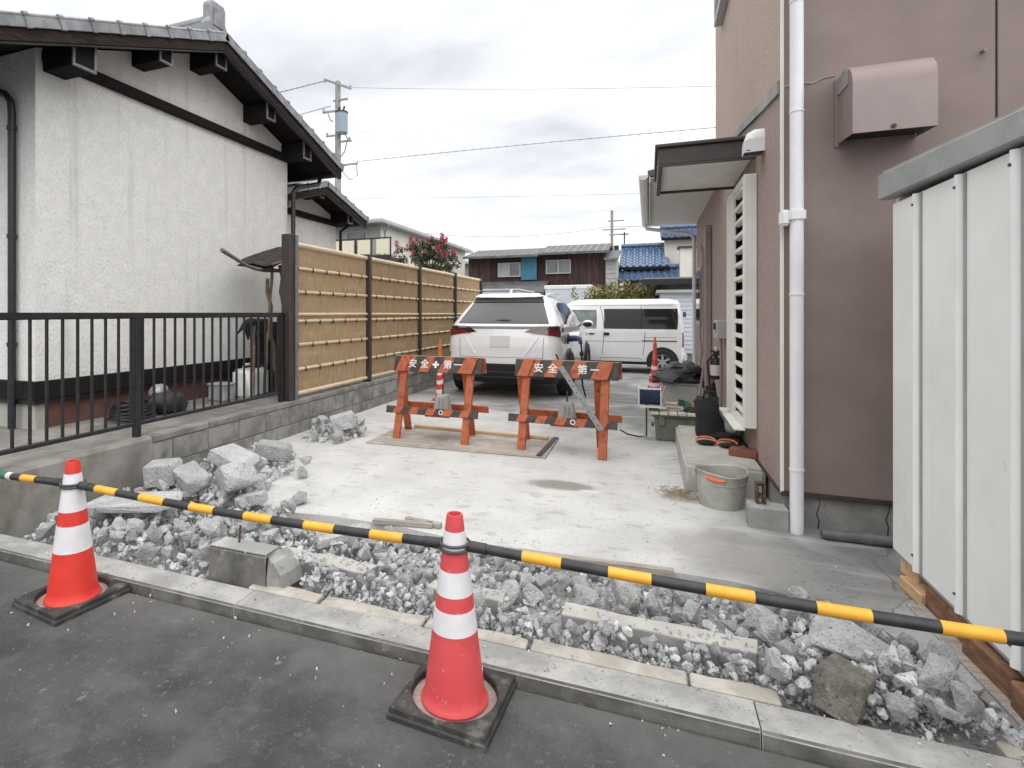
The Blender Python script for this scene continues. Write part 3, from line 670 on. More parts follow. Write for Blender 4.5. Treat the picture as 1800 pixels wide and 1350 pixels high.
# straw and dirt beside the bucket
S = MB()
for _ in range(240):
    x, y = rd.gauss(.22, .085), rd.gauss(4.52, .07); a = rd.uniform(0, 6.3); L = rd.uniform(.015, .05)
    p = Vector((x, y, SZ + .006 + rd.random() * .014)); q = p + Vector((math.cos(a) * L, math.sin(a) * L, rd.uniform(-.004, .006)))
    S.cyl(p, q, .0022, .001, n=4)
lab(S.build('dry_straw', 'dry_grass'), 'scattered brown straw and dirt on the slab left of the bucket', 'straw', None, 'stuff')

# ================================================================ LEFT NEIGHBOUR
def gable_house(root, XW, XV, Y0, Y1, Yr, zr, sl0, sl1, Ye0, Ye1, Xf, base, front=True, purl=(), pz=.2, beamz=3.5, tl=.27, trim=True, onig=True):
    top = lambda y: zr - sl0 * (Yr - y) if y < Yr else zr - sl1 * (y - Yr)
    und = lambda y: top(y) - .13
    zb = base + (.40 if trim else 0)
    # walls
    g = [(Y0, zb), (Y1, zb), (Y1, und(Y1) - .02), (Yr, und(Yr) - .02), (Y0, und(Y0) - .02)]
    MB().prism(g, 'x', XW - .12, XW).build('wall', 'stucco', root)
    MB().bb(Xf, XW - .122, Y0, Y0 + .12, zb, und(Y0) - .02).build('wall', 'stucco', root)
    MB().bb(Xf, XW - .122, Y1 - .12, Y1, zb, und(Y1) - .02).build('wall', 'stucco', root)
    if trim:
        MB().bb(XW - .1, XW + .035, Y0 - .035, Y1 + .035, zb - .15, zb + .004).bb(Xf, XW - .102, Y0 - .035, Y0 + .1, zb - .15, zb + .004).build('sill_board', 'black_wood', root, bevel=.006)
        MB().bb(XW - .1, XW + .015, Y0 - .015, Y1, zb - .19, zb - .152).bb(Xf, XW - .102, Y0 - .015, Y0 + .1, zb - .19, zb - .152).build('flashing', 'black_alu', root)
        MB().bb(XW - .2, XW - .03, Y0 + .10, Y1 - .02, base - .02, zb - .192).build('foundation', 'red_base', root)
        MB().bb(Xf, XW - .03, Y0 + .02, Y0 + .098, base - .02, zb - .192).build('foundation', 'conc_pale', root)
    # gable beam
    MB().bb(XW - .02, XW + .06, Y0 + .05, Y1 - .02, beamz - .085, beamz + .01).build('beam', 'black_wood', root, bevel=.008)
    # roof boards, barge boards, rafters
    def slab(y0, y1, d0, d1, x0, x1): return [(x0, y0, top(y0) - d0), (x0, y1, top(y1) - d0), (x1, y1, top(y1) - d0), (x1, y0, top(y0) - d0), (x0, y0, top(y0) - d1), (x0, y1, top(y1) - d1), (x1, y1, top(y1) - d1), (x1, y0, top(y0) - d1)]
    F8 = [(0, 1, 2, 3), (7, 6, 5, 4), (0, 4, 5, 1), (1, 5, 6, 2), (2, 6, 7, 3), (3, 7, 4, 0)]
    for a, c in ((Ye0, Yr - .002), (Yr + .002, Ye1)):
        MB().add(slab(a, c, .075, .13, Xf, XV - .03), F8).build('roof_board', 'black_wood', root)
        MB().add(slab(a, c, .075, .20, XV - .028, XV + .012), F8).build('barge_board', 'barge', root, bevel=.004)
        MB().add(slab(a, c, .205, .215, XV - .045, XV + .004), F8).build('barge_edge', 'black_alu', root)
    # purlin ends with metal caps
    for y, k in purl:
        h = pz * k; wd = .16 * k; zt = und(y) - .005
        p = MB().bb(XW - .05, XV - .10, y - wd / 2, y + wd / 2, zt - h, zt).build('purlin', 'black_wood', root, bevel=.006)
        c = MB(); x = XV - .098
        c.bb(x, x + .02, y - wd / 2 - .006, y + wd / 2 + .006, zt - h - .006, zt - h + .018).bb(x, x + .02, y - wd / 2 - .006, y + wd / 2 + .006, zt - .018, zt)
        c.bb(x, x + .02, y - wd / 2 - .006, y - wd / 2 + .016, zt - h + .018, zt - .018).bb(x, x + .02, y + wd / 2 - .016, y + wd / 2 + .006, zt - h + .018, zt - .018)
        MB().bb(x, x + .006, y - wd / 2 + .016, y + wd / 2 - .016, zt - h + .018, zt - .018).build('end_grain', 'black_wood', p)
        c.build('end_cap', 'cap_metal', p, bevel=.003)
    # field of pan tiles on both slopes: rolls across, steps down
    V = MB()
    for (a, c) in ((Yr, Ye0), (Yr, Ye1)):
        n = int(abs(c - a) / .235)
        for k in range(n):
            ya, yb = a + (c - a) * k / n, a + (c - a) * (k + 1) / n
            r0, r1, r2 = [], [], []
            for x in np.arange(Xf, XV - .12, .047):
                wv = .022 * math.sin((x - Xf) * 2 * math.pi / .28)
                r0.append((x, ya, top(ya) + wv - .045)); r1.append((x, yb, top(yb) + wv - .018)); r2.append((x, yb, top(yb) + wv - .05))
            V.grid([r0, r1]); V.grid([r1, r2])
    t = V.build('roof_tiles', 'tile', root, fix=False, smooth=40); t['kind'] = 'stuff'
    # verge tiles, one by one
    for sgn, c, sl in ((-1, Ye0, sl0), (1, Ye1, sl1)):
        L = abs(c - Yr); n = round(L / tl); st = L / n; rl = math.hypot(st, st * sl); ang = math.atan(sl)
        b = MB()      # tile along +y, outer side +x
        b.bb(-.20, .035, 0, rl + .03, -.028, -.010).bb(.022, .035, 0, rl + .03, -.105, -.028)
        b.cyl((.030, rl - .005, -.016), (.030, rl + .035, -.016), .024, n=8)
        b.bb(.02, .046, rl - .01, rl + .035, -.112, -.02)
        b.prism([(-.2 + .23 * i / 6, -.012 + .030 * math.sin(math.pi * i / 6)) for i in range(7)], 'y', 0, rl + .025)
        me = b.mesh('verge_tile', 'tile', bevel=.004)
        for k in range(n):
            y = Yr + sgn * k * st; z = top(y)
            o = inst('tile', me, root, (XV, y, z + .012), (0, 0, 0))
            m = Matrix.Rotation(-ang * 1, 4, 'X') if sgn > 0 else Matrix.Rotation(ang, 4, 'X')
            if sgn < 0: m = m @ Matrix.Diagonal((1, -1, 1, 1))
            og = ORG[root.name]
            o.matrix_basis = Matrix.Translation((XV - og[0], y - og[1], z + .012 - og[2])) @ m
    # ridge course and ornamental end tile
    rz = zr + .02
    rb = MB().bb(Xf, XV - .22, Yr - .10, Yr + .10, rz - .05, rz + .05).bb(Xf, XV - .24, Yr - .085, Yr + .085, rz + .052, rz + .10)
    rb.cyl((Xf, Yr, rz + .13), (XV - .25, Yr, rz + .13), .075, n=12)
    rb.build('ridge_course', 'tile', root, bevel=.005)
    if onig:
        h = .36; x0 = XV - .2
        arch = [(-.13, 0), (.13, 0), (.15, .10), (.12, .16), (.12, h - .05), (.09, h), (-.09, h), (-.12, h - .05), (-.12, .16), (-.15, .10)]
        o = MB().prism([(Yr + a, rz - .04 + z) for a, z in arch], 'x', x0, x0 + .11).build('ridge_end_tile', 'tile', root, bevel=.012)
        arch2 = [(-.075, .09), (.075, .09), (.075, h - .07), (-.075, h - .07)]
        MB().prism([(Yr + a, rz - .04 + z) for a, z in arch2], 'x', x0 + .108, x0 + .122).build('panel', 'tile', o, bevel=.004)
    return top
# main house
H1 = thing('plastered_house', 'white rough plastered house with dark timber gable and silver tiled roof behind the iron fence', 'house', (-4.7, 4.8, YZ))
t1 = gable_house(H1, -4.7, -4.25, 3.11, 6.57, 4.82, 4.40, .40, .335, 2.20, 7.27, -12, YZ, purl=((3.27, 1.25), (4.11, .95), (4.86, 1), (5.73, 1), (6.52, 1.1)), beamz=3.56)
# gutters and downpipes
MB().tube([(-4.28, 7.29, 3.45), (-12, 7.29, 3.45)], .05, 10).build('gutter', 'black_alu', H1)
b = MB().tube([(-5.6, 2.95, 3.42), (-4.98, 3.05, 3.20), (-4.935, 3.065, 3.14), (-4.93, 3.07, 3.05), (-4.93, 3.07, .42)], .030, 12)
for z in (2.9, 2.0, 1.1): b.cyl((-4.93, 3.07, z), (-4.93, 3.07, z + .035), .036, n=12)
b.build('downpipe', 'black_alu', H1, smooth=40)
b = MB().tube([(-4.62, 7.29, 3.43), (-4.62, 7.25, 3.32), (-4.64, 6.72, 3.16), (-4.65, 6.64, 3.08), (-4.65, 6.64, .42)], .032, 10)
b.build('downpipe', 'black_alu', H1, smooth=40)
# rear wing of the neighbour: a second smaller gable
H2 = thing('rear_house', 'smaller white gabled house with dark eaves seen past the end of the first gable', 'house', (-5.4, 8.0, YZ))
gable_house(H2, -5.4, -4.95, 6.75, 9.05, 8.0, 3.56, .30, .27, 6.3, 9.40, -11.5, YZ, purl=((7.0, .9), (8.0, .8), (8.95, 1)), pz=.17, beamz=3.06, onig=False)
MB().tube([(-4.98, 9.44, 3.07), (-11, 9.44, 3.07)], .045, 10).build('gutter', 'black_alu', H2)
MB().tube([(-5.34, 9.42, 3.05), (-5.35, 9.14, 2.90), (-5.35, 9.12, .42)], .03, 8).build('downpipe', 'black_alu', H2)

# block wall
BW = thing('block_wall', 'low grey mossy concrete block wall carrying the iron and bamboo fences', 'wall', (-3.69, 7, 0))
MB().bb(-3.775, -3.632, 3.30, 13.4, -.04, .36).build('mortar_core', 'plaster', BW)
b = MB(); rws = []
for y in np.linspace(2.14, 3.30, 12):
    rws.append([(-3.62 + random.uniform(-.004, .004), y, -.04), (-3.62 + random.uniform(-.005, .005), y, .12), (-3.622 + random.uniform(-.004, .004), y, .26), (-3.625, y, .39), (-3.64, y, .412), (-3.775, y, .412), (-3.775, y, -.04)])
b.grid(rws); b.f += [tuple(range(7)), tuple(range(len(b.v) - 7, len(b.v)))]; b.mi += [0, 0]
b.build('rendered_end', 'plaster', BW)
for r, (z0, z1) in enumerate(((-.02, .165), (.173, .352))):
    y = 3.31 - (.2 if r else 0)
    first = True
    while y < 13.2:
        y0, y1 = max(y, 3.305), y + .39
        j = random.uniform(-.003, .003)
        MB().bb(-3.70, -3.622 + j, y0, y1, z0, z1).build('block', 'block', BW, bevel=.005)
        y = y1 + .009
y = 3.305
while y < 13.2:
    MB().bb(-3.778, -3.616 + random.uniform(-.003, .003), y, y + .595, .361, .413).build('coping_stone', 'block', BW, bevel=.006); y += .60

# iron fence
IF = thing('iron_fence', 'black metal railing with thin vertical bars standing on the block wall', 'fence', (-3.72, 3.6, .41))
MB().bb(-3.745, -3.695, 2.16, 5.13, 1.335, 1.382).build('top_rail', 'black_alu', IF, bevel=.008, seg=2)
MB().bb(-3.737, -3.703, 2.16, 5.13, .500, .530).build('bottom_rail', 'black_alu', IF, bevel=.004)
me = MB().bb(-.008, .008, -.0075, .0075, 0, .81).mesh('baluster', 'black_alu')
for k in range(28):
    y = 2.21 + k * .1085
    if min(abs(y - p) for p in (3.238, 5.09)) < .03: continue
    inst('bar', me, IF, (-3.72, y, .528))
for y in (2.18, 3.238, 5.09):
    MB().bb(-3.745, -3.695, y - .025, y + .025, .41, 1.337).build('post', 'black_alu', IF, bevel=.004)

# bamboo fence
def reed_material():
    m = M('split_bamboo_reeds', (.29, .20, .11), (.42, .31, .185), 60, rough=.7, rand=.09, stretch=(1, 3.2, .10), spots=[((.48, .37, .235), 7, .52, .16, (.2, .15, 1.1), .55), ((.21, .125, .06), 110, .60, .08, (1, 1.5, .04), .7)])
    return m
MAT['reed'] = reed_material()
BF = thing('bamboo_fence', 'tan split bamboo screen with pale bamboo rails between dark brown posts', 'fence', (-3.70, 9, .41))
PY = [5.20, 7.06, 8.94, 10.85, 12.74]
for i, y in enumerate(PY):
    wd = .07 if i == 0 else .05
    p = MB().bb(-3.75, -3.635, y - wd, y + wd * (1 if i == 0 else .3), .413, 2.245 if i == 0 else 2.20).build('post', 'fence_post', BF, bevel=.006)
    if i == 0:
        MB().bb(-3.632, -3.62, y + .02, y + .068, .415, 2.24).build('post_edge', 'cap_metal', p)
ZR = (1.887, 1.621, 1.361, 1.285, 1.018, .746)
for i in range(4):
    y0, y1 = PY[i] + (.075 if i == 0 else .018), PY[i + 1] - .052
    n = int((y1 - y0) / .0115)
    r = [[(-3.695 + (.0055 if k % 2 else -.0035) + random.uniform(-.001, .001), y0 + (y1 - y0) * k / n, z) for k in range(n + 1)] for z in (.47, 2.14)]
    pn = MB().grid(r).bb(-3.72, -3.702, y0, y1, .47, 2.14).build('reed_panel', 'reed', BF, fix=False)
    for z in ZR:
        MB().cyl((-3.684, y0, z + random.uniform(-.004, .004)), (-3.684, y1, z + random.uniform(-.004, .004)), .0185, n=10).build('bamboo_pole', 'bamboo', BF, smooth=40)
    for z, rr in ((2.148, .03), (.468, .026)):
        MB().cyl((-3.692, y0, z), (-3.692, y1, z), rr, n=12).build('bamboo_pole', 'bamboo', BF, smooth=40)
    k = MB()
    for q, z in enumerate(ZR):
        if q in (2,): continue
        s = .06 + (.15 if q % 2 else 0)
        y = y0 + s
        while y < y1 - .04:
            k.cyl((-3.684, y - .009, z), (-3.684, y + .009, z), .0225, n=8).bb(-3.675, -3.66, y - .006, y + .006, z - .035, z + .004); y += .30
    o = k.build('cord_ties', 'knot', BF); o['kind'] = 'stuff'

# rustic shelter, net, tank and garden things behind the iron fence
AR = thing('branch_shelter', 'rustic shelter of dry branches with a dark bark roof behind the bamboo post', 'garden shelter', (-4.1, 5.5, YZ))
def branch(a, c, r0, r1, n, amp, seed): return MB().tube(wob(a, c, n, amp, seed), [r0 + (r1 - r0) * i / n for i in range(n + 1)], 7).build('branch', 'twig', AR, smooth=60)
MB().tube([(-4.1, 4.60, 2.03), (-4.1, 4.76, 1.975), (-4.1, 4.98, 1.90), (-4.1, 5.15, 1.875), (-4.1, 5.3, 1.87), (-4.1, 5.9, 1.90)], [.024, .020, .019, .022, .024, .022], 7).build('branch', 'twig', AR, smooth=60)
branch((-4.1, 5.44, 1.92), (-4.1, 5.29, .46), .018, .020, 8, .014, 3)
branch((-4.12, 5.38, 1.78), (-4.12, 5.54, .46), .023, .024, 8, .014, 4)
branch((-4.08, 5.56, 1.95), (-4.06, 5.72, .45), .024, .026, 9, .018, 5)
branch((-4.15, 5.18, 1.28), (-4.15, 5.16, .46), .018, .018, 5, .006, 6)
branch((-4.0, 5.30, 1.93), (-4.0, 5.95, 2.12), .016, .018, 4, .01, 8)
b = MB(); rws = []
for i in range(6):
    y = 5.22 + i * .16
    rws.append([(-4.0 - .09 * j, y + random.uniform(-.02, .02), 1.91 + i * .055 + .012 * j + random.uniform(-.01, .01)) for j in range(6)])
b.grid(rws); b.grid([[(p[0], p[1], p[2] - .04) for p in r] for r in rws]); b.build('bark_roof', 'bark_roof', AR)
NT = thing('garden_net', 'dark patterned garden netting hanging behind the black railing', 'net', (-4.3, 5.6, YZ))
def leafy_material():
    return M('net_pattern', (.012, .012, .016), (.03, .028, .035), 10, rough=.9, bump=.5, bscale=20, spots=[((.20, .19, .17), 26, .60, .05, (1, 1, .7), .8)])
MAT['net'] = leafy_material()
rws = [[(-4.30 + .035 * math.sin(k * 1.3) + .05 * (j == 1), 5.30 + k * .06, z) for k in range(13)] for j, z in enumerate((.42, .8, 1.15, 1.27))]
MB().grid(rws).grid([[(p[0] - .02, p[1], p[2]) for p in r] for r in rws]).build('hanging_cloth', 'net', NT, fix=False, smooth=60)
b = MB().tube([(-4.12, 4.86, 1.15), (-4.14, 5.0, 1.25), (-4.16, 5.1, 1.27), (-4.2, 5.5, 1.29)], [.006, .03, .05, .02], 8)
b.tube([(-4.13, 5.03, 1.27), (-4.13, 5.05, 1.08)], [.045, .01], 8); b.build('folded_end', 'fabric_black', NT, smooth=60)
PT = thing('polytank', 'white plastic water canister standing behind the black railing by the bamboo post', 'canister', (-4.28, 5.28, YZ))
MB().bb(-4.40, -4.16, 5.08, 5.48, YZ + .002, YZ + .33).build('tank_body', 'tank', PT, bevel=.035, seg=3, smooth=50)
b = MB().tube([(-4.28, 5.15, YZ + .33), (-4.28, 5.17, YZ + .38), (-4.28, 5.33, YZ + .38), (-4.28, 5.35, YZ + .33)], .016, 8); b.build('handle', 'tank', PT, smooth=50)
MB().cyl((-4.28, 5.43, YZ + .33), (-4.28, 5.43, YZ + .375), .035, n=14).build('cap', 'tank', PT)
b = MB()
for y in (5.15, 5.23, 5.33, 5.41): b.bb(-4.158, -4.145, y - .012, y + .012, YZ + .04, YZ + .29)
b.build('ribs', 'tank', PT, bevel=.004)
BX = thing('grey_crate', 'small grey plastic crate beside the white canister', 'crate', (-4.42, 4.96, YZ))
MB().bb(-4.52, -4.30, 4.86, 5.04, YZ + .001, YZ + .17).build('crate_body', 'grey_cloth', BX, bevel=.01); MB().bb(-4.53, -4.29, 4.85, 5.05, YZ + .172, YZ + .192).build('rim', 'grey_cloth', BX, bevel=.005)
HR = thing('coiled_hose', 'black coiled garden hose lying in front of the red brown foundation', 'hose', (-4.36, 3.75, YZ))
for k in range(5):
    MB().tube([(-4.36 + (.19 - .012 * k) * math.cos(a), 3.75 + (.19 - .012 * k) * math.sin(a), YZ + .03 + .028 * k + .01 * math.sin(a * 3 + k)) for a in np.linspace(0, 6.28, 22)], .016, 6).build('coil', 'black', HR, smooth=60)
BG = thing('grey_sack', 'crumpled dark grey sack lying behind the railing beside the hose', 'sack', (-4.36, 4.15, YZ))
b = MB().ball((-4.36, 4.15, YZ + .10), (.16, .24, .12), 14, 9)
b.v = [(x + .03 * noise.noise((x * 9, y * 9, z * 9)), y + .04 * noise.noise((x * 9 + 5, y * 9, z * 9)), max(YZ + .001, z + .05 * noise.noise((x * 7, y * 7 + 9, z * 7)))) for x, y, z in b.v]
b.build('sack_body', 'tarp', BG, smooth=50)
b = MB().ball((-4.40, 4.08, YZ + .20), (.09, .10, .09), 10, 7)
b.v = [(x + .03 * noise.noise((x * 12, y * 12, z * 12)), y, z + .03 * noise.noise((x * 12, y * 12 + 3, z * 12))) for x, y, z in b.v]
b.build('folded_top', 'steel', BG, smooth=50)

# ================================================================ RIGHT HOUSE
HB = thing('mauve_house', 'two storey house with mauve painted front wall and rough tan side wall along the driveway', 'house', (.9, 7, 0))
MB().bb(.782, 1.815, 4.10, 4.16, .262, 7.2).build('wall_panel', 'mauve', HB, bevel=.003)
MB().bb(1.825, 4.2, 4.10, 4.16, .262, 7.2).build('wall_panel', 'mauve', HB, bevel=.003)
MB().bb(1.81, 1.83, 4.125, 4.15, .262, 7.2).build('panel_joint', 'black', HB)
MB().bb(.775, 4.2, 4.085, 4.16, .235, .262).build('base_flashing', 'brown_fascia', HB)
MB().prism([(4.162, 2.862), (6.1, 3.10), (7.83, 3.10), (7.83, 7.2), (4.162, 7.2)], 'x', .78, .95).build('upper_side_wall', 'tan', HB)
MB().prism([(4.162, .25), (10.9, .25), (10.9, 3.05), (6.1, 3.05), (4.162, 2.80)], 'x', .784, .95).build('lower_side_wall', 'tan_low', HB)
MB().bb(.95, 4.2, 10.7, 10.9, .25, 3.05).bb(.95, 4.2, 7.7, 7.83, 3.0, 7.2).bb(4.0, 4.2, 4.16, 10.7, .25, 7.2).build('rear_wall', 'tan_low', HB)
MB().bb(.80, 4.2, 4.13, 4.2, -.04, .236).bb(.805, .95, 4.202, 10.9, -.04, .248).build('foundation', 'conc', HB, bevel=.003)
MB().bb(.772, .79, 4.088, 4.108, .25, 7.2).build('corner_trim', 'ivory', HB)
MB().bb(.772, .80, 4.11, 10.9, .236, .252).build('base_flashing', 'brown_fascia', HB)
b = MB(); pts = [(4.15, 2.83), (4.6, 2.885), (5.1, 2.95), (5.6, 3.02), (6.1, 3.075)]
b.prism([(y, z - .05 * (1 - i * .1)) for i, (y, z) in enumerate(pts)] + [(y + .01, z + .035) for y, z in reversed(pts)], 'x', .766, .779)
b.build('mortar_band', 'conc', HB)
b = MB().tube([(.79, 4.098, 2.80), (.86, 4.098, 2.815), (.94, 4.098, 2.80), (1.0, 4.098, 2.825), (1.06, 4.098, 2.83)], .005, 5); b.build('crack_filler', 'conc', HB)
b = MB().tube([(.98, 4.128, .03), (.985, 4.128, .09), (.972, 4.128, .13), (.99, 4.128, .19), (.985, 4.128, .235)], [.004, .003, .003, .002, .002], 4); b.build('foundation_crack', 'black', HB)
MB().tube([(1.33, 4.128, .03), (1.335, 4.128, .1), (1.322, 4.128, .14), (1.34, 4.128, .2), (1.335, 4.128, .235)], [.004, .003, .003, .002, .002], 4).build('foundation_crack', 'black', HB)
MB().cyl((1.755, 4.105, 2.86), (1.755, 4.06, 2.855), .010, n=8).build('wall_bolt', 'mauve_metal', HB)
# extractor hood with curved top
prof = [(4.098, 2.41), (4.098, 2.80), (4.0, 2.815), (3.93, 2.805), (3.88, 2.78), (3.845, 2.74), (3.83, 2.68), (3.83, 2.395)]
hd = MB(); n = len(prof); x0, x1 = 1.075, 1.457
hd.add([(x0, y, z) for y, z in prof] + [(x1, y, z) for y, z in prof], [tuple(range(n)), tuple(range(2 * n - 1, n - 1, -1))] + [(i, i + 1, n + i + 1, n + i) for i in range(1, n - 1)])
hood = hd.build('extractor_hood', 'mauve_metal', HB, fix=False, smooth=35)
MB().bb(x0 + .012, x1 - .012, 3.84, 4.09, 2.425, 2.435).build('hood_opening', 'black', hood)
MB().cyl((1.262, 3.833, 2.415), (1.262, 3.822, 2.415), .012, n=12).build('drip_hole', 'black', hood)
MB().bb(x0 - .006, x0 - .001, 3.90, 4.09, 2.70, 2.80).build('sealant_patch', 'conc', hood)
MB().bb(x0 - .02, x0 + .0, 4.085, 4.099, 2.39, 2.80).build('hood_flange', 'mauve', hood)
# white downpipe at the corner
b = MB().tube([(.84, 4.0, .0), (.84, 4.0, 7.2)], .0365, 18)
dp = b.build('downpipe', 'white_plastic', HB, smooth=40)
b = MB()
for z in (3.27, 2.60, 1.487, .42): b.cyl((.84, 4.0, z), (.84, 4.0, z + .012), .0405, n=18)
b.build('pipe_joint', 'white_plastic', dp, smooth=40)
MB().bb(.752, .806, 3.975, 4.05, 1.915, 2.01).bb(.795, .882, 3.957, 4.085, 1.935, 2.012).build('pipe_bracket', 'white_plastic', dp, bevel=.012, seg=2)
# shuttered louvre window
wf = MB().bb(.69, .782, 4.96, 5.03, .48, 2.46).build('window_frame', 'ivory', HB, bevel=.006)
MB().bb(.69, .782, 5.94, 6.0, .48, 2.46).bb(.69, .782, 5.032, 5.938, .48, .54).bb(.69, .782, 5.032, 5.938, 2.40, 2.46).build('frame_member', 'ivory', wf, bevel=.004)
MB().bb(.683, .70, 5.46, 5.938, .545, 2.395).build('frame_side', 'ivory', wf)
MB().bb(.76, .778, 5.032, 5.938, .545, 2.395).build('pane', 'dark_glass', wf)
me = MB().bb(-.024, .024, -.212, .212, -.019, .019).mesh('louvre_slat', 'ivory', bevel=.004)
for k in range(16): inst('slat', me, wf, (.712, 5.245, .60 + k * .118), (0, R(12), 0))
MB().bb(.62, .70, 4.95, 6.02, .462, .478).build('window_sill', 'ivory', wf, bevel=.004)
# round vent cap
b = MB(); rws = []
for i in range(9):
    t = math.pi * i / 8
    rws.append([(.782, 4.72 - .085 * math.cos(t), 2.645 + .085 * math.sin(t)), (.72, 4.72 - .085 * math.cos(t), 2.645 + .082 * math.sin(t)), (.675, 4.72 - .078 * math.cos(t), 2.64 + .06 * math.sin(t)), (.655, 4.72 - .066 * math.cos(t), 2.625 + .02 * math.sin(t)), (.652, 4.72 - .066 * math.cos(t), 2.55)])
b.grid(rws)
for s in (-1, 1): b.add([(.782, 4.72 + .085 * s, 2.645), (.72, 4.72 + .085 * s, 2.645), (.675, 4.72 + .078 * s, 2.64), (.655, 4.72 + .066 * s, 2.62), (.652, 4.72 + .066 * s, 2.55), (.782, 4.72 + .08 * s, 2.55)], [(0, 1, 2, 3, 4, 5)])
vc = b.build('vent_cap', 'white_plastic', HB, smooth=50)
MB().bb(.665, .78, 4.65, 4.79, 2.56, 2.566).build('vent_opening', 'black', vc)
# window canopy with brown fascia
cn = MB().bb(.075, .782, 5.0, 5.02, 2.60, 2.735).bb(.075, .095, 5.022, 6.25, 2.60, 2.735).bb(.095, .782, 6.23, 6.25, 2.60, 2.735).build('window_canopy', 'brown_fascia', HB, bevel=.004)
MB().bb(.05, .80, 4.97, 6.28, 2.737, 2.765).build('canopy_roof', 'brown_fascia', cn, bevel=.006)
MB().bb(.10, .775, 5.025, 6.225, 2.625, 2.64).build('soffit', 'soffit', cn)
MB().bb(.075, .11, 5.0, 6.25, 2.585, 2.60).bb(.112, .775, 5.0, 5.03, 2.585, 2.60).build('drip_edge', 'brown_fascia', cn)
# eave of the single storey rear part
ev = MB().prism([(.02, 2.95), (.784, 2.95), (.784, 2.965), (.02, 2.965)], 'y', 7.05, 10.95).build('eave_soffit', 'soffit', HB)
MB().prism([(-.01, 2.97), (.784, 3.12), (.784, 3.19), (-.01, 3.04)], 'y', 7.03, 11.0).build('eave_roof', 'grey_roof', HB)
MB().bb(.005, .02, 7.03, 10.95, 2.90, 2.97).build('eave_fascia', 'white_plastic', ev)
b = MB(); rws = []
for y in (7.0, 10.95): rws.append([(-.055 + .055 * math.cos(a), y, 2.985 + .055 * math.sin(a)) for a in np.linspace(math.pi, 2 * math.pi, 9)])
b.grid(rws); rws2 = [[(-.055 + (p[0] + .055) * .93, p[1], 2.985 + (p[2] - 2.985) * .93) for p in r] for r in rws]; b.grid(rws2)
b.add(rws[0], [tuple(range(9))])
b.build('gutter', 'white_plastic', ev, fix=False, smooth=50)
MB().tube([(-.05, 10.6, 2.93), (-.03, 10.6, 2.86), (.66, 10.62, 2.74), (.73, 10.64, 2.66), (.735, 10.64, .04)], .032, 10).build('downpipe', 'white_plastic', HB, smooth=40)
# small upstairs window hood, meter, ducts and cables on the side wall
wn = MB().bb(.70, .78, 6.45, 7.2, 4.66, 4.72).bb(.70, .78, 6.45, 6.5, 4.722, 5.6).bb(.70, .78, 7.15, 7.2, 4.722, 5.6).bb(.70, .78, 6.45, 7.2, 5.6, 5.65).build('window', 'frame', HB, bevel=.004)
MB().bb(.76, .775, 6.5, 7.15, 4.722, 5.6).build('pane', 'dark_glass', wn)
mt_ = MB().bb(.68, .782, 6.75, 7.05, 1.10, 1.30).build('meter_box', 'grey_wall', HB, bevel=.008)
MB().bb(.674, .679, 6.80, 7.0, 1.17, 1.27).build('meter_window', 'dark_glass', mt_)
MB().tube([(.74, 6.9, 1.10), (.74, 6.9, .9), (.745, 6.95, .3)], .014, 8).build('conduit', 'mauve_metal', HB, smooth=50)
MB().bb(.70, .782, 8.3, 8.42, .4, 2.55).build('duct_cover', 'mauve_metal', HB, bevel=.012)
MB().bb(.72, .782, 8.9, 8.98, .3, 2.3).build('duct_cover', 'mauve_metal', HB, bevel=.012)
for k, (y, z0) in enumerate(((8.6, 2.5), (8.7, 2.3), (9.4, 2.4))):
    MB().tube(wob((.745, y, z0), (.74, y + .1, .25), 8, .02, 30 + k), .013, 6).build('cable', 'ring_grey' if k == 1 else 'mauve_metal', HB, smooth=60)
w2 = MB().bb(.735, .782, 9.5, 10.3, 1.2, 2.1).build('window', 'frame', HB, bevel=.005)
MB().bb(.729, .734, 9.56, 10.24, 1.26, 2.04).build('pane', 'dark_glass', w2)

# step at the side door
lab(MB().bb(.255, .783, 4.62, 6.2, -.02, .25).build('concrete_step', 'conc_pale', None, org=(.5, 5.4, 0), bevel=.022, seg=3, smooth=40), 'pale concrete doorstep block against the tan wall below the louvred window', 'step')

# ---------------------------------------------------------------- white steel shed
SH = thing('steel_shed', 'white ribbed steel storage shed with grey roof edge at the right of the picture', 'shed', (1.9, 2.7, .17))
ribs = [3.535, 3.24, 2.857, 2.488, 2.11, 1.74]
for i in range(5): MB().bb(1.16, 1.175, ribs[i + 1] + .004, ribs[i] - .004, .18, 1.935).build('panel', 'shed', SH, bevel=.003)
for y in ribs[1:5]:
    MB().prism([(1.162 - .026 * math.sin(t), y - .006 + .019 * math.cos(t)) for t in np.linspace(0, math.pi, 9)], 'z', .185, 1.93).build('rib', 'shed', SH, smooth=50)
    MB().bb(1.154, 1.164, y - .042, y - .028, .185, 1.93).build('panel_joint', 'shed_trim', SH)
b = MB()
for y in ribs[1:5]:
    for z in (.26, 1.88): b.cyl((1.137, y - .006, z), (1.132, y - .006, z), .006, n=8)
o = b.build('screws', 'ring_grey', SH); o['kind'] = 'stuff'
MB().bb(1.176, 2.7, 3.50, 3.535, .18, 1.96).bb(2.68, 2.7, 1.74, 3.5, .18, 1.93).bb(1.176, 2.7, 1.72, 1.738, .18, 1.92).build('shed_back', 'shed', SH)
MB().prism([(1.70, 1.932), (3.62, 1.972), (3.62, 2.105), (1.70, 2.01)], 'x', 1.125, 2.75).build('roof_edge', 'shed_trim', SH, bevel=.006)
MB().prism([(1.72, 2.014), (3.60, 2.107), (3.60, 2.119), (1.72, 2.026)], 'x', 1.14, 2.72).build('roof_sheet', 'shed_trim', SH)
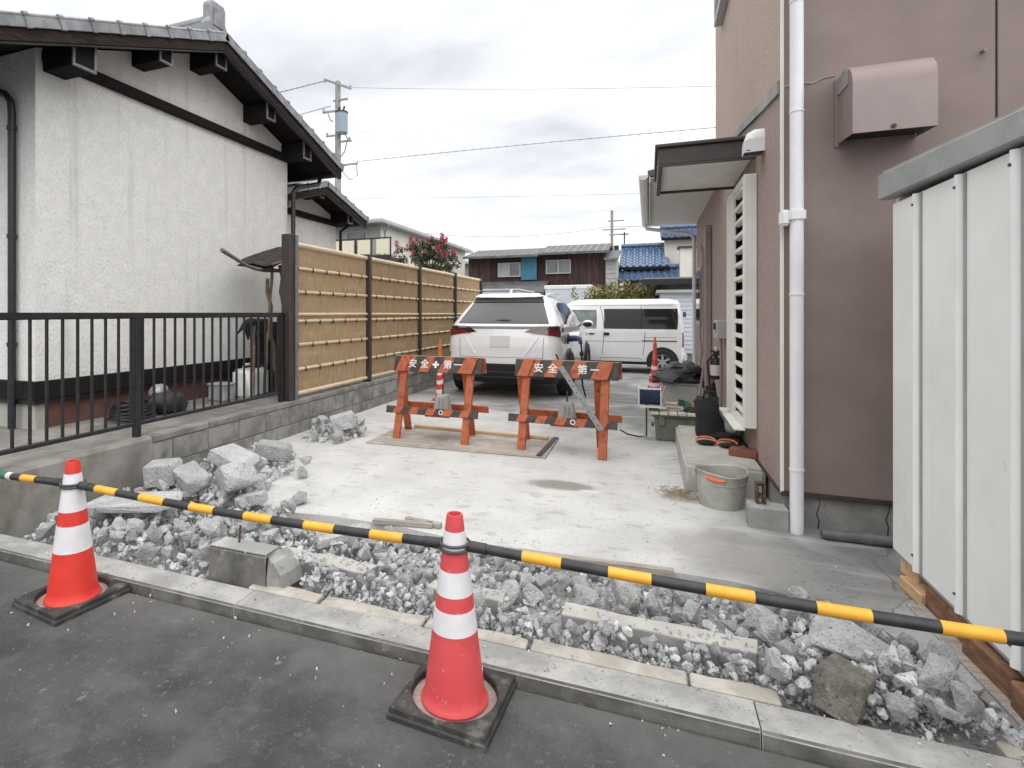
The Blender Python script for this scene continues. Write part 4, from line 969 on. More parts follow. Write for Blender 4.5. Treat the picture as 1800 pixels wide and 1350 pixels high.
MB().bb(1.165, 2.65, 1.76, 3.5, .165, .179).build('floor_frame', 'shed_trim', SH)
# old timbers carrying the shed
TL = [((1.235, 3.40, .125), (.12, .14, .07), 8, 'raw_timber', 'pale split timber end under the far corner of the shed'),
      ((1.20, 3.30, .07), (.11, .20, .06), 4, 'raw_timber', 'pale timber offcut lying below the split timber end'),
      ((1.22, 3.02, .105), (.10, .36, .11), 0, 'old_timber', 'dark brown timber block second from the far corner under the shed'),
      ((1.20, 2.66, .095), (.11, .30, .10), 2, 'old_timber', 'reddish brown timber block in the middle under the shed'),
      ((1.19, 2.33, .095), (.12, .30, .10), -2, 'old_timber', 'reddish brown timber block nearest the road under the shed'),
      ((1.145, 2.72, .035), (.07, .95, .04), 1.5, 'grey_timber', 'long grey weathered plank on the ground along the shed timbers'),
      ((1.21, 2.0, .09), (.12, .28, .09), 1, 'old_timber', 'dark timber block under the near end of the shed')]
for c, d, a, m, l in TL:
    ob = MB().box((0, 0, 0), d).build('timber', m, None, bevel=.006); ob.location = c; ob.rotation_euler = (0, 0, R(a)); lab(ob, l, 'timber')
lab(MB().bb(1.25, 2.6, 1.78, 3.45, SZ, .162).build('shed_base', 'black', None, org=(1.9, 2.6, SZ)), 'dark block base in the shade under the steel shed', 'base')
ob = MB().tube([(0, 0, 0), (.42, 0, .004)], .030, 14).cyl((.21, 0, .002), (.25, 0, .0025), .034, n=14).build('grey_pipe', 'grey_pvc', None, smooth=40)
ob.location = (.955, 3.95, .07); lab(ob, 'dark grey plastic pipe lying at the foot of the mauve wall', 'pipe')

# ---------------------------------------------------------------- things along the side wall
BK = thing('bucket', 'dented zinc bucket with an orange grip standing before the doorstep', 'bucket', (.47, 4.40, SZ), local=True)
prof = [(.0, .004), (.135, .004), (.139, .0), (.142, .01), (.15, .09), (.158, .17), (.165, .232), (.171, .238), (.168, .243), (.162, .238), (.155, .17), (.147, .09), (.138, .012), (.0, .012)]
b = MB().lathe(prof, 32)
b.v = [(x * (1 + .03 * math.sin(3 * math.atan2(y, x) + 1)), y * (1 - .03 * math.sin(2 * math.atan2(y, x))), z + (.012 * math.sin(2 * math.atan2(y, x) + .4) if z > .2 else 0)) for x, y, z in b.v]
b.build('bucket_body', 'galv', BK, smooth=40)
b = MB().tube([(-.10 + .165 * 0, -.128, .215), (-.06, -.150, .205), (-.02, -.160, .203), (.01, -.163, .208)], .014, 8); b.build('grip', 'orange_tape', BK, smooth=50)
b = MB().tube([(.166 * math.cos(a), .166 * math.sin(a), .225 + .035 * math.sin(a * 1.0 - .2) - .02) for a in np.linspace(-2.1, .2, 10)], .004, 6); b.build('bail', 'steel', BK)
b = MB().bb(.165, .18, -.02, .02, .19, .235).bb(-.18, -.165, -.02, .02, .19, .235); b.build('ear', 'galv', BK)
lab(MB().bb(.585, .80, 3.99, 4.125, .0, .175).build('concrete_pad', 'conc', None, org=(.69, 4.06, SZ), bevel=.008), 'small concrete pad at the corner of the tan wall below the rusty bracket', 'concrete pad')
RB = thing('iron_bracket', 'rusty brown iron bracket standing on the small concrete pad', 'bracket', (.66, 4.08, .175))
MB().bb(.632, .648, 4.05, 4.11, .176, .30).bb(.672, .688, 4.05, 4.11, .176, .30).bb(.65, .67, 4.06, 4.10, .285, .30).bb(.632, .688, 4.05, 4.11, .3005, .308).build('bracket_body', 'rust', RB, bevel=.003)
MB().cyl((.66, 4.045, .22), (.66, 4.115, .22), .012, n=10).build('bolt', 'rust', RB)
ob = MB().box((0, 0, 0), (.105, .20, .06)).build('brick', 'red_brick', None, bevel=.006); ob.location = (.70, 5.02, .281); ob.rotation_euler = (0, 0, R(70)); lab(ob, 'single dark red brick on the doorstep by the wall', 'brick')
# black bag with boots shape
BG2 = thing('black_bag', 'tall black cloth tool bag slumped on the far end of the doorstep', 'bag', (.52, 5.72, .25))
b = MB(); rws = []
for z, rx, ry, ox in ((.252, .125, .12, .02), (.30, .135, .125, .02), (.38, .115, .11, .0), (.48, .10, .10, -.02), (.56, .105, .10, -.02), (.60, .09, .09, -.01)):
    rws.append([(.52 + ox + rx * math.cos(a) * (1 + .08 * math.sin(3 * a + z * 20)), 5.72 + ry * math.sin(a) * (1 + .1 * math.sin(4 * a + z * 9)), z + .012 * math.sin(3 * a)) for a in np.linspace(0, 2 * math.pi, 22)])
b.grid(rws); b.f += [tuple(range(5 * 22, 6 * 22))]; b.mi += [0]
b.build('bag_body', 'fabric_black', BG2, smooth=50)
MB().ball((.62, 5.60, .285), (.11, .08, .035), 12, 7).build('flap', 'fabric_black', BG2, smooth=50)
MB().tube([(.46, 5.70, .58), (.48, 5.69, .66), (.56, 5.69, .66), (.58, 5.70, .58)], .011, 6).build('handle', 'fabric_black', BG2)
GC = thing('grey_cloth', 'crumpled pale grey cloth between the black bag and the wall', 'cloth', (.68, 5.75, .25))
b = MB().ball((.69, 5.78, .36), (.07, .20, .12), 14, 10)
b.v = [(min(x + .03 * noise.noise((x * 11, y * 11, z * 11)), .775), y + .03 * noise.noise((x * 9, y * 9, z * 9 + 4)), max(.252, z + .03 * noise.noise((x * 9 + 7, y * 9, z * 9)))) for x, y, z in b.v]
b.build('cloth_body', 'grey_cloth', GC, smooth=60)
KP = thing('knee_pads', 'pair of black knee pads with orange straps lying on the doorstep', 'knee pads', (.53, 5.33, .25))
for cx_, cy_, a in ((.46, 5.34, .3), (.62, 5.28, -.4)):
    MB().ball((cx_, cy_, .272), (.075, .052, .022), 14, 6).build('pad', 'fabric_black', KP, smooth=60)
    MB().tube([(cx_ + .075 * math.cos(t), cy_ + .06 + .045 * math.sin(t), .275 + .022 * math.sin(t)) for t in np.linspace(-.5, 3.6, 12)], .010, 6).build('strap', 'orange_tape', KP, smooth=60)
MB().ball((.70, 5.45, .275), (.05, .07, .025), 10, 6).build('buckle', 'fabric_black', KP, smooth=60)
# tool box with board and tools
TB = thing('tool_chest', 'olive green plastic storage chest standing past the doorstep', 'storage chest', (.27, 6.55, SZ))
MB().prism([(.075, SZ), (.48, SZ), (.50, .285), (.055, .285)], 'y', 6.36, 6.80).build('chest_body', 'olive', TB, bevel=.012)
MB().bb(.035, .52, 6.34, 6.82, .287, .315).build('lid', 'olive', TB, bevel=.006)
for x in (.13, .42): MB().bb(x - .03, x + .03, 6.335, 6.36, .20, .30).build('latch', 'olive', TB, bevel=.005)
MB().bb(.03, .055, 6.45, 6.6, .17, .19).build('handle', 'black', TB)
BD = thing('slatted_board', 'pale slatted board lying across the olive chest', 'board', (.28, 6.55, .317))
for k in range(6): MB().bb(.02 + k * .088, .10 + k * .088, 6.30, 6.80, .318, .345).build('slat', 'pallet', BD, bevel=.004)
TR = thing('plaster_trowel', 'plasterer trowel with a wooden handle lying on the slatted board', 'trowel', (.22, 6.5, .347))
MB().bb(.10, .34, 6.42, 6.53, .383, .388).build('blade', 'steel', TR); MB().cyl((.15, 6.475, .42), (.28, 6.475, .42), .014, n=10).cyl((.16, 6.475, .388), (.16, 6.475, .415), .007, n=6).cyl((.27, 6.475, .388), (.27, 6.475, .415), .007, n=6).build('handle', 'timber', TR)
MB().bb(.18, .30, 6.44, 6.52, .346, .382).build('wood_block', 'pallet', TR)
GT = thing('green_scoop', 'dark green plastic scoop standing on the slatted board', 'scoop', (.36, 6.62, .347))
b = MB().grid([[(.30 + .13 * i / 4, 6.60 + .05 * math.sin(i / 4 * math.pi) + .02 * j, .348 + .10 * j * (1 - .1 * i)) for i in range(5)] for j in range(2)]); b.grid([[(p[0], p[1] + .006, p[2]) for p in r] for r in [b.v[:5], b.v[5:10]]]); b.build('scoop_body', 'green', GT, smooth=40)
MB().tube([(.43, 6.62, .40), (.52, 6.60, .41), (.56, 6.58, .385)], .012, 7).build('handle', 'orange_tape', GT)
CO = thing('coiled_lead', 'black coiled lead lying on the right end of the slatted board', 'lead', (.42, 6.45, .347))
for k in range(3): MB().tube([(.43 + (.085 - .01 * k) * math.cos(a), 6.47 + (.085 - .01 * k) * math.sin(a), .355 + .012 * k) for a in np.linspace(0, 6.28, 18)], .008, 6).build('coil', 'black', CO)
# cord reel on a stake
RL = thing('cord_reel', 'white framed cord reel wound with dark blue cord beside the olive chest', 'cord reel', (-.02, 6.40, SZ))
for x in (-.10, .115): MB().bb(x, x + .012, 6.33, 6.52, .385, .59).build('side_frame', 'white_plastic', RL, bevel=.004)
MB().bb(-.088, .113, 6.33, 6.35, .575, .59).bb(-.088, .113, 6.33, 6.35, .385, .40).build('cross_bar', 'white_plastic', RL)
MB().cyl((-.087, 6.425, .487), (.114, 6.425, .487), .082, n=18).build('winding', 'navy', RL, smooth=40)
b = MB()
for k in range(9): b.lathe([(.082, -.009), (.091, 0), (.082, .009)], 18, (0, 0, 0))
b.v = [(-.078 + (i // 54) * .0225 + z + .011, 6.425 + x, .487 + y) for i, (x, y, z) in enumerate(b.v)]
o = b.build('cord_turns', 'navy', RL, smooth=60); o['kind'] = 'stuff'
MB().bb(.0, .10, 6.36, 6.50, .345, .383).build('foot', 'green', RL)
MB().cyl((-.03, 6.42, SZ), (-.03, 6.42, .384), .006, n=6).cyl((.08, 6.48, SZ), (.08, 6.48, .344), .006, n=6).build('stake', 'steel', RL)
lab(MB().tube([(-.30, 6.75, SZ + .008), (-.22, 6.55, SZ + .008), (-.10, 6.45, SZ + .008), (-.02, 6.46, SZ + .02), (-.02, 6.5, .39)], .008, 6).build('cord', 'black', None, org=(-.1, 6.5, SZ), smooth=60), 'thin black cord running over the slab to the cord reel', 'cord')
# tarp bundle, bin
BN = thing('grey_bin', 'pale grey bin half hidden under the black tarp bundle', 'bin', (.42, 8.9, SZ))
MB().prism([(.22, SZ), (.62, SZ), (.65, .36), (.19, .36)], 'y', 8.7, 9.15).build('bin_body', 'grey_wall', BN, bevel=.01); MB().bb(.17, .67, 8.68, 9.17, .362, .385).build('rim', 'grey_wall', BN)
TP = thing('tarp_bundle', 'folded black tarpaulin bundle piled on the grey bin by the wall', 'tarpaulin', (.40, 8.9, .39))
for k, (cx_, cy_, cz_, a, c_, d) in enumerate(((.36, 8.85, .45, .36, .26, .07), (.46, 8.95, .53, .30, .22, .07), (.42, 9.05, .59, .2, .2, .05))):
    b = MB().ball((cx_, cy_, cz_), (a, c_, d), 18, 9)
    b.v = [(x + .10 * noise.noise((x * 8, y * 6, z * 12 + k)), y + .06 * noise.noise((x * 6 + 3, y * 6, z * 8)), z + .09 * noise.noise((x * 8, y * 7 + 5, z * 8 + k))) for x, y, z in b.v]
    b.build('fold', 'tarp', TP, smooth=40)
MB().cyl((.05, 8.72, .40), (.62, 8.80, .50), .028, n=10).build('rolled_edge', 'tarp', TP)
b = MB().tube([(.12, 8.2, .05), (.20, 8.4, .30), (.22, 8.45, .36)], .014, 6); lab(b.build('bent_stick', 'grey_timber', None, org=(.12, 8.2, SZ)), 'pale bent stick leaning by the tarpaulin bundle', 'stick')
b = MB().cyl((.60, 8.25, SZ), (.74, 8.55, .95), .014, n=7); lab(b.build('leaning_pole', 'mauve_metal', None, org=(.6, 8.25, SZ)), 'thin brown pole leaning on the tan wall behind the bag', 'pole')
# spray bottle / extinguisher on the wall
EX = thing('fire_extinguisher', 'small extinguisher with a white label hanging on the tan wall', 'extinguisher', (.72, 7.2, .62), local=True)
MB().lathe([(0, 0), (.055, 0), (.062, .012), (.062, .20), (.05, .235), (.02, .25), (.02, .27), (0, .27)], 18).build('tank', 'black', EX, smooth=40)
MB().lathe([(.0635, .045), (.0635, .165)], 18).build('label', 'label_white', EX, smooth=40)
MB().bb(.058, .066, -.03, .03, .03, .20).build('side_strip', 'orange_tape', EX)
MB().bb(-.03, .05, -.02, .02, .27, .31).bb(-.06, .06, -.012, .012, .312, .33).build('valve', 'black', EX, bevel=.004)
MB().tube([(-.03, 0, .28), (-.09, -.02, .2), (-.07, -.03, -.05), (-.05, -.03, -.3)], .013, 7).build('hose', 'black', EX, smooth=50)
MB().ball((0, -.01, .345), (.022, .022, .03), 8, 6).build('safety_pin', 'label_white', EX)
UB = thing('umbrella', 'folded black umbrella hanging by the wall below the extinguisher', 'umbrella', (.70, 7.35, SZ))
MB().tube([(.70, 7.35, .06), (.70, 7.35, .14), (.705, 7.35, .40), (.71, 7.35, .56)], [.006, .02, .045, .018], 9).build('canopy', 'fabric_black', UB, smooth=50)
MB().tube([(.71, 7.35, .56), (.71, 7.35, .66), (.70, 7.33, .70), (.68, 7.31, .68)], .010, 6).build('handle', 'black', UB)

# ================================================================ CONES AND STRIPED BARS
def cone(name, label, loc, rz, red, bands, group=None, h0=.040):
    c = thing(name, label, 'traffic cone', loc, rz, group, local=True)
    rad = lambda z: .108 + (.0285 - .108) * (z - h0) / (.668 - h0)
    MB().lathe([(.119, h0 - .024), (.120, h0 - .016), (.113, h0 - .006), (rad(h0 + .004), h0 + .002)] + [(rad(z), z) for z in np.linspace(h0 + .03, .660, 16)] + [(.0275, .668), (.022, .668), (.021, .60), (.03, .40)], 40).build('cone_body', red, c, smooth=40)
    for z0, z1 in bands:
        MB().lathe([(rad(z) + .0016 if z0 < z < z1 else rad(z) + .0001, z) for z in [z0, z0 + .0005] + list(np.linspace(z0 + .001, z1 - .001, 4)) + [z1 - .0005, z1]], 40).build('reflective_band', 'reflect', c, smooth=40)
    return c
def weight(label, loc, rz):
    wt = thing('cone_weight', label, 'cone weight', loc, rz, local=True)
    S_, T, r = .174, .042, .152
    n = 48; b = MB()
    sq, ci = [], []
    for i in range(n):
        a = 2 * math.pi * i / n; k = 1 / max(abs(math.cos(a)), abs(math.sin(a)))
        sq.append((S_ * k * math.cos(a), S_ * k * math.sin(a))); ci.append((r * math.cos(a), r * math.sin(a)))
    L = [[(x * 1.02, y * 1.02, .0) for x, y in sq], [(x * 1.02, y * 1.02, .016) for x, y in sq], [(x * .985, y * .985, .021) for x, y in sq], [(x * .985, y * .985, T - .004) for x, y in sq], [(x * .965, y * .965, T) for x, y in sq], [(x * 1.03, y * 1.03, T) for x, y in ci], [(x, y, T - .004) for x, y in ci], [(x * .985, y * .985, .014) for x, y in ci]]
    b.grid([l + [l[0]] for l in L]); b.build('weight_body', 'rubber', wt, smooth=30)
    MB().lathe([(.150, .015), (.0, .015)], 40).build('recess', 'dust', wt)
    return wt
C2 = (-.64, 1.885, 0); C1 = (-2.58, 1.885, 0)
weight('square black rubber weight under the faded pink cone in the middle of the road edge', C2, R(-3.5))
weight('square black rubber weight under the bright red cone at the left', C1, R(-6.6))
cone('traffic_cone', 'faded pinkish red traffic cone with three white bands in the middle of the road edge', C2, R(20), 'cone_pink', ((.545, .612), (.395, .478), (.268, .345)))
cone('traffic_cone', 'bright red traffic cone with two broad white bands at the left by the block wall', C1, R(-30), 'cone_red', ((.435, .610), (.248, .370)))
MB_ = MB().bb(.088, .0985, -.012, .012, .075, .125); ob = MB_.build('torn_sticker', 'reflect', bpy.data.objects['traffic_cone'], smooth=30)
# cones just outside the frame that carry the outer ends of the bars
weight('square black rubber weight beside the steel shed at the right end of the bars', (1.42, 1.885, 0), 0)
cone('traffic_cone', 'red traffic cone at the right end of the bars beside the steel shed', (1.42, 1.885, 0), 0, 'cone_red', ((.435, .610), (.248, .370)))
weight('square black rubber weight before the neighbour house at the left bar end', (-4.55, 1.885, 0), 0)
cone('traffic_cone', 'red traffic cone in front of the neighbour house at the left end of the bars', (-4.55, 1.885, 0), 0, 'cone_red', ((.435, .610), (.248, .370)))

def cone_bar(label, x0, x1, z0, z1, bands, ry=1.885, dz=(.004, -.004)):
    L = x1 - x0; o = thing('striped_bar', label, 'barrier bar', ((x0 + x1) / 2, ry, (z0 + z1) / 2))
    def p(x): t = (x - x0) / L; return (x, ry, z0 + (z1 - z0) * t - .018 * math.sin(math.pi * t))
    n = 16
    MB().tube([p(x) for x in np.linspace(x0 + .055, x1 - .055, n)], .0170, 16).build('bar_tube', 'bar_black', o, smooth=40)
    for a, c in bands:
        a, c = max(a, x0 + .06), min(c, x1 - .06)
        if c - a < .02: continue
        MB().tube([p(x) for x in np.linspace(a, c, 4)], .0178, 16).build('yellow_band', 'bar_yellow', o, smooth=40)
    for xe, s, d in ((x0, 1, dz[0]), (x1, -1, dz[1])):
        q = p(xe); rr = .052
        MB().tube([(q[0] + rr * math.cos(a), q[1] + rr * math.sin(a), q[2] + d) for a in np.linspace(0, 2 * math.pi, 25)], .0055, 8).build('end_ring', 'ring_grey', o, smooth=60)
        e = p(xe + s * .05); f = p(xe + s * .115)
        MB().cyl(e, f, .0195, n=14).build('end_sleeve', 'bar_black', o, smooth=40)
    return o
BR = cone_bar('yellow and black striped bar running right from the pink cone past the steel shed', C2[0], 1.42, .562, .560,
         ((-.398,-.268),(-.12,.008),(.161,.29),(.443,.571),(.721,.849),(1.0,1.13)), dz=(.006, 0))
BL = cone_bar('yellow and black striped bar hanging between the two road cones', C1[0], C2[0], .556, .556, ((-2.42,-2.283),(-2.141,-1.994),(-1.848,-1.716),(-1.557,-1.42),(-1.265,-1.129),(-.973,-.839)), dz=(.006, -.007))
BO = cone_bar('yellow and black striped bar leaving the red cone to the left with green tape', -4.55, C1[0], .556, .556, ((-4.3,-4.16),(-4.02,-3.88),(-3.74,-3.6),(-3.46,-3.32),(-3.30,-3.19),(-2.945,-2.838)), dz=(0, -.007))
MB().cyl((-3.135, 1.885, .546), (-3.055, 1.885, .545), .0195, n=14).build('green_tape', 'green', BO, smooth=40)
MB().cyl((-3.054, 1.885, .545), (-3.02, 1.885, .5445), .0193, n=14).cyl((-3.17, 1.885, .546), (-3.136, 1.885, .546), .0193, n=14).build('white_tape', 'label_white', BO, smooth=40)

# cones with flexible tops standing by the parked cars
def tall_cone(label, loc, spiral, br=.13):
    c = thing('tall_cone', label, 'traffic cone', loc, 0, 'tall cones by the parked car', local=True)
    rad = lambda z: br + (.035 - br) * (z / .55)
    MB().bb(-br - .03, br + .03, -br - .03, br + .03, 0, .022).build('cone_base', 'cone_red', c, bevel=.012)
    MB().lathe([(br + .015, .0225), (rad(.03), .03)] + [(rad(z), z) for z in np.linspace(.06, .55, 8)], 24).build('cone_body', 'cone_red', c, smooth=40)
    b = MB()
    for k in range(3):
        z0 = .13 + k * .14
        b.grid([[((rad(z0 + .022 * math.sin(a) + d) + .002) * math.cos(a), (rad(z0 + .022 * math.sin(a) + d) + .002) * math.sin(a), z0 + .028 * math.sin(a) + d) for a in np.linspace(0, 2 * math.pi, 25)] for d in (0, .03, .06)])
    b.build('spiral_band', 'reflect', c, fix=False, smooth=60)
    MB().lathe([(.04, .548), (.036, .60), (.030, .78), (.034, .80), (.018, .86), (.016, .93), (0, .935)], 16).build('flexible_top', 'orange_tape', c, smooth=40)
    return c
tall_cone('red cone with slanting white bands and an orange top in front of the white van', (.10, 10.2, SZ), 1)
tall_cone('red cone with an orange top half hidden between bamboo fence and white car', (-2.99, 8.1, SZ), 1, .072)

# ================================================================ BARRICADES
def text_mesh(ch, size, mapf, name, matn, parent):
    cu = bpy.data.curves.new('lettering', 'FONT'); cu.body = ch; cu.size = size; cu.align_x = 'CENTER'; cu.align_y = 'CENTER'; cu.resolution_u = 3; cu.offset = size * .014
    ob = bpy.data.objects.new('lettering', cu); COL.objects.link(ob)
    bpy.context.view_layer.update()
    me = bpy.data.meshes.new_from_object(ob.evaluated_get(bpy.context.evaluated_depsgraph_get()))
    bpy.data.objects.remove(ob); bpy.data.curves.remove(cu)
    if len(me.vertices) == 0: return None
    for v in me.vertices: v.co = mapf(v.co)
    me.materials.clear(); me.materials.append(MAT[matn]); me.name = name
    o = bpy.data.objects.new(name, me); COL.objects.link(o); o.parent = parent; ORG[o.name] = (0, 0, 0); return o
def barricade(label, loc, rz, letters, wear):
    B = thing('barricade', label, 'barricade', loc, rz, 'orange barricades in front of the car', local=True)
    sy, H = .24, .84
    def leg(x, s):
        b = MB(); d = Vector((0, -s * sy, H)).normalized(); nrm = Vector((0, H, s * sy)).normalized()   # leg runs from the foot (y=s*sy) up and across
        f = Vector((x, s * sy, .0)); top = f + d * .905
        vs = []
        for p in (f, top):
            for a, c in ((-1, -1), (1, -1), (1, 1), (-1, 1)): vs.append(tuple(p + Vector((1, 0, 0)) * .039 * a + nrm * .017 * c))
        return b.add(vs, [(3, 2, 1, 0), (4, 5, 6, 7), (0, 1, 5, 4), (1, 2, 6, 5), (2, 3, 7, 6), (3, 0, 4, 7)])
    for x in (-.385, .375):
        leg(x, -1).build('leg', 'orange', B, bevel=.004)
        leg(x - .08, 1).build('leg', 'orange', B, bevel=.004)
        MB().cyl((x - .13, -.004, .80), (x + .05, -.004, .80), .008, n=8).build('hinge_bolt', 'rust', B)
    up = Vector((0, sy, H)).normalized(); nf = Vector((0, -H, sy)).normalized()
    def onboard(z0, off):
        o0 = Vector((0, -sy + sy * z0 / H, z0)) + nf * off
        return lambda x, s_, n_: o0 + Vector((1, 0, 0)) * x + up * s_ + nf * n_
    def board(z0, hgt, x0, x1, off, nb, flip, mir=False, first=0):
        mp = onboard(z0, off)
        if mir:
            m0 = mp; mp = lambda x, s_, n_: Vector((m0(x, s_, n_).x, -m0(x, s_, n_).y, m0(x, s_, n_).z))
        def hexa(x0_, x1_, s0, s1, n0, n1, sk=0):
            pts = [mp(x0_ + sk * (s - s0) / (s1 - s0), s, n) if i == 0 else mp(x1_ + sk * (s - s0) / (s1 - s0), s, n) for n in (n0, n1) for s in (s0, s1) for i in (0, 1)]
            return [tuple(p) for p in pts]
        F = [(0, 2, 3, 1), (4, 5, 7, 6), (0, 1, 5, 4), (2, 6, 7, 3), (0, 4, 6, 2), (1, 3, 7, 5)]
        bo = MB().add(hexa(x0, x1, 0, hgt, -.009, .009), F).build('top_board' if hgt > .1 else 'lower_rail', 'stripe_black' if not mir else 'orange', B, bevel=.003)
        if not mir:
            wd = (x1 - x0) / nb; sk = hgt * .45 * flip
            for k in range(nb):
                if k % 2 != first: continue
                a, c = x0 + k * wd, x0 + (k + 1) * wd
                if k == 0: a = x0 + .004
                MB().add(hexa(max(a - sk / 2, x0 + .003), min(c - sk / 2, x1 - .003 - max(sk, 0)), .002, hgt - .002, .0093, .0108, sk), F).build('orange_stripe', 'orange', bo)
        return bo, mp
    tb, mp = board(.70, .168, -.50, .50, .028, 9, 1, first=1)
    board(.70, .168, -.49, .515, .028, 9, 1, True)
    for x, ch in letters:
        if ch == '✚':
            MB().add([tuple(mp(x + a, .084 + s, n)) for n in (.011, .0125) for a, s in ((-.012, -.036), (.012, -.036), (.012, -.012), (.036, -.012), (.036, .012), (.012, .012), (.012, .036), (-.012, .036), (-.012, .012), (-.036, .012), (-.036, -.012), (-.012, -.012))],
                     [tuple(range(11, -1, -1)), tuple(range(12, 24))] + [(i, (i + 1) % 12, 12 + (i + 1) % 12, 12 + i) for i in range(12)]).build('green_cross', 'letter', tb)
        else: text_mesh(ch, .098, lambda v, x=x: mp(x + v.x, .082 + v.y, .0122), 'lettering', 'letter', tb)
    MB().add([tuple(mp(a, s, n)) for n in (-.0085, .0085) for s in (.1685, .176) for a in (-.498, .498)], [(0, 2, 3, 1), (4, 5, 7, 6), (0, 1, 5, 4), (2, 6, 7, 3), (0, 4, 6, 2), (1, 3, 7, 5)]).build('worn_edge', 'grey_timber', tb)
    # orange leg heads wrap over the board
    for x in (-.385, .375):
        b = MB(); sk = .06
        pts = [tuple(mp(x + a + sk * (s / .17 - .5), s, n)) for n in (.0112, .0285) for s in (-.004, .172) for a in (-.055, .055)]
        b.add(pts, [(0, 2, 3, 1), (4, 5, 7, 6), (0, 1, 5, 4), (2, 6, 7, 3), (0, 4, 6, 2), (1, 3, 7, 5)]).build('board_clamp', 'orange', B, bevel=.003)
    lr, mp2 = board(.265, .075, -.53, .50, .028, 11, 1, first=1)
    MB().grid([[tuple(mp2(.10 + r * math.cos(a), .0375 + r * math.sin(a), .0125)) for a in np.linspace(0, 2 * math.pi, 21)] for r in (.016, .025)]).build('ring_mark', 'letter', lr, fix=False)
    board(.265, .075, -.50, .50, .028, 11, 1, True)
    return B
barricade('orange barricade left of the two with clean white lettering on its striped board', (-2.09, 5.62, SZ), R(-1.5), ((-.28, '安'), (-.14, '全'), (-.01, '✚'), (.125, '第'), (.24, '一')), 0)
barricade('orange barricade right of the two with a grey metal bar leaning on it', (-.75, 5.60, SZ), R(-4), ((-.26, '安'), (-.12, '全'), (.165, '第'), (.285, '一')), 1)
def anchor(label, x, y, z):
    a = thing('concrete_anchor', label, 'concrete weight', (x, y, z), R(4), local=True)
    w0, w1, h = .088, .062, .185
    ring = lambda k, z_: [(-k + .02, -k, z_), (k - .02, -k, z_), (k, -k + .02, z_), (k, k - .02, z_), (k - .02, k, z_), (-k + .02, k, z_), (-k, k - .02, z_), (-k, -k + .02, z_)]
    b = MB().grid([r + [r[0]] for r in (ring(w0, 0), ring(w0, .02), ring(w1, h - .01), ring(w1 - .012, h))]); b.f += [tuple(range(7, -1, -1)), tuple(range(27, 35))]; b.mi += [0, 0]
    b.build('block_body', 'conc', a, bevel=.003)
    MB().tube([(0, 0, h - .02), (.004, 0, h + .10)], .009, 7).build('lifting_rod', 'rust', a)
    for x_ in (-.02, .02): MB().bb(x_ - .004, x_ + .004, -w0 - .0, -w1 + .004, .03, h - .03).build('groove_rib', 'conc', a)
    return a
anchor('concrete anchor block with a rod standing inside the left barricade', -2.05, 5.64, SZ + .285)
anchor('concrete anchor block with a rod standing inside the right barricade', -.745, 5.62, SZ + .285)
for x, y in ((-2.05, 5.64), (-.745, 5.62)):
    lab(MB().bb(x - .13, x + .13, y - .19, y + .17, SZ + .255, SZ + .284).build('carrier_plank', 'orange', None, org=(x, y, SZ + .255)), 'orange plank across the lower rails of the %s barricade under its anchor block' % ('left' if x < -1 else 'right'), 'plank')
b = MB(); p0, p1 = Vector((-.40, 5.235, .325)), Vector((-.79, 5.44, .865))
d = (p1 - p0).normalized(); q = d.to_track_quat('Z', 'Y').to_matrix().to_4x4(); L = (p1 - p0).length
b.bb(-.026, .026, -.003, .003, 0, L, Matrix.Translation(p0) @ q).bb(-.026, -.020, .0031, .022, 0, L, Matrix.Translation(p0) @ q)
mbx = thing('metal_bar', 'grey perforated steel bar leaning across the front of the right barricade', 'metal bar', tuple(p0))
b.build('bar_body', 'steel', mbx)
for k in range(9):
    c_ = p0 + d * (.05 + k * .07); n_ = q.to_3x3() @ Vector((0, -1, 0)); MB().cyl(c_ - n_ * .0045, c_ + n_ * .0045, .008, n=8).build('hole', 'ring_grey', mbx)
# plywood and battens on the slab
PL = thing('plywood_sheet', 'dusty plywood sheet lying on the slab under the barricades', 'plywood', (-1.77, 5.58, SZ))
pl = [(-2.70, 5.12), (-.88, 5.18), (-.885, 6.05), (-2.72, 5.98)]
MB().prism(pl, 'z', SZ + .002, SZ + .014).build('sheet', 'ply', PL, bevel=.002)
lab(MB().box((0, 0, 0), (1.55, .045, .03)).build('batten', 'timber', None, bevel=.003), 'new pinkish timber batten lying along the far edge of the plywood', 'batten').location = (-1.75, 5.95, SZ + .031)
bpy.data.objects['batten'].rotation_euler = (0, 0, R(-3))
ob = MB().box((0, 0, 0), (.05, .85, .006)).build('strip', 'black', None); ob.location = (-.93, 5.62, SZ + .018); ob.rotation_euler = (0, 0, R(-2)); lab(ob, 'thin dark strip along the right end of the plywood', 'strip')

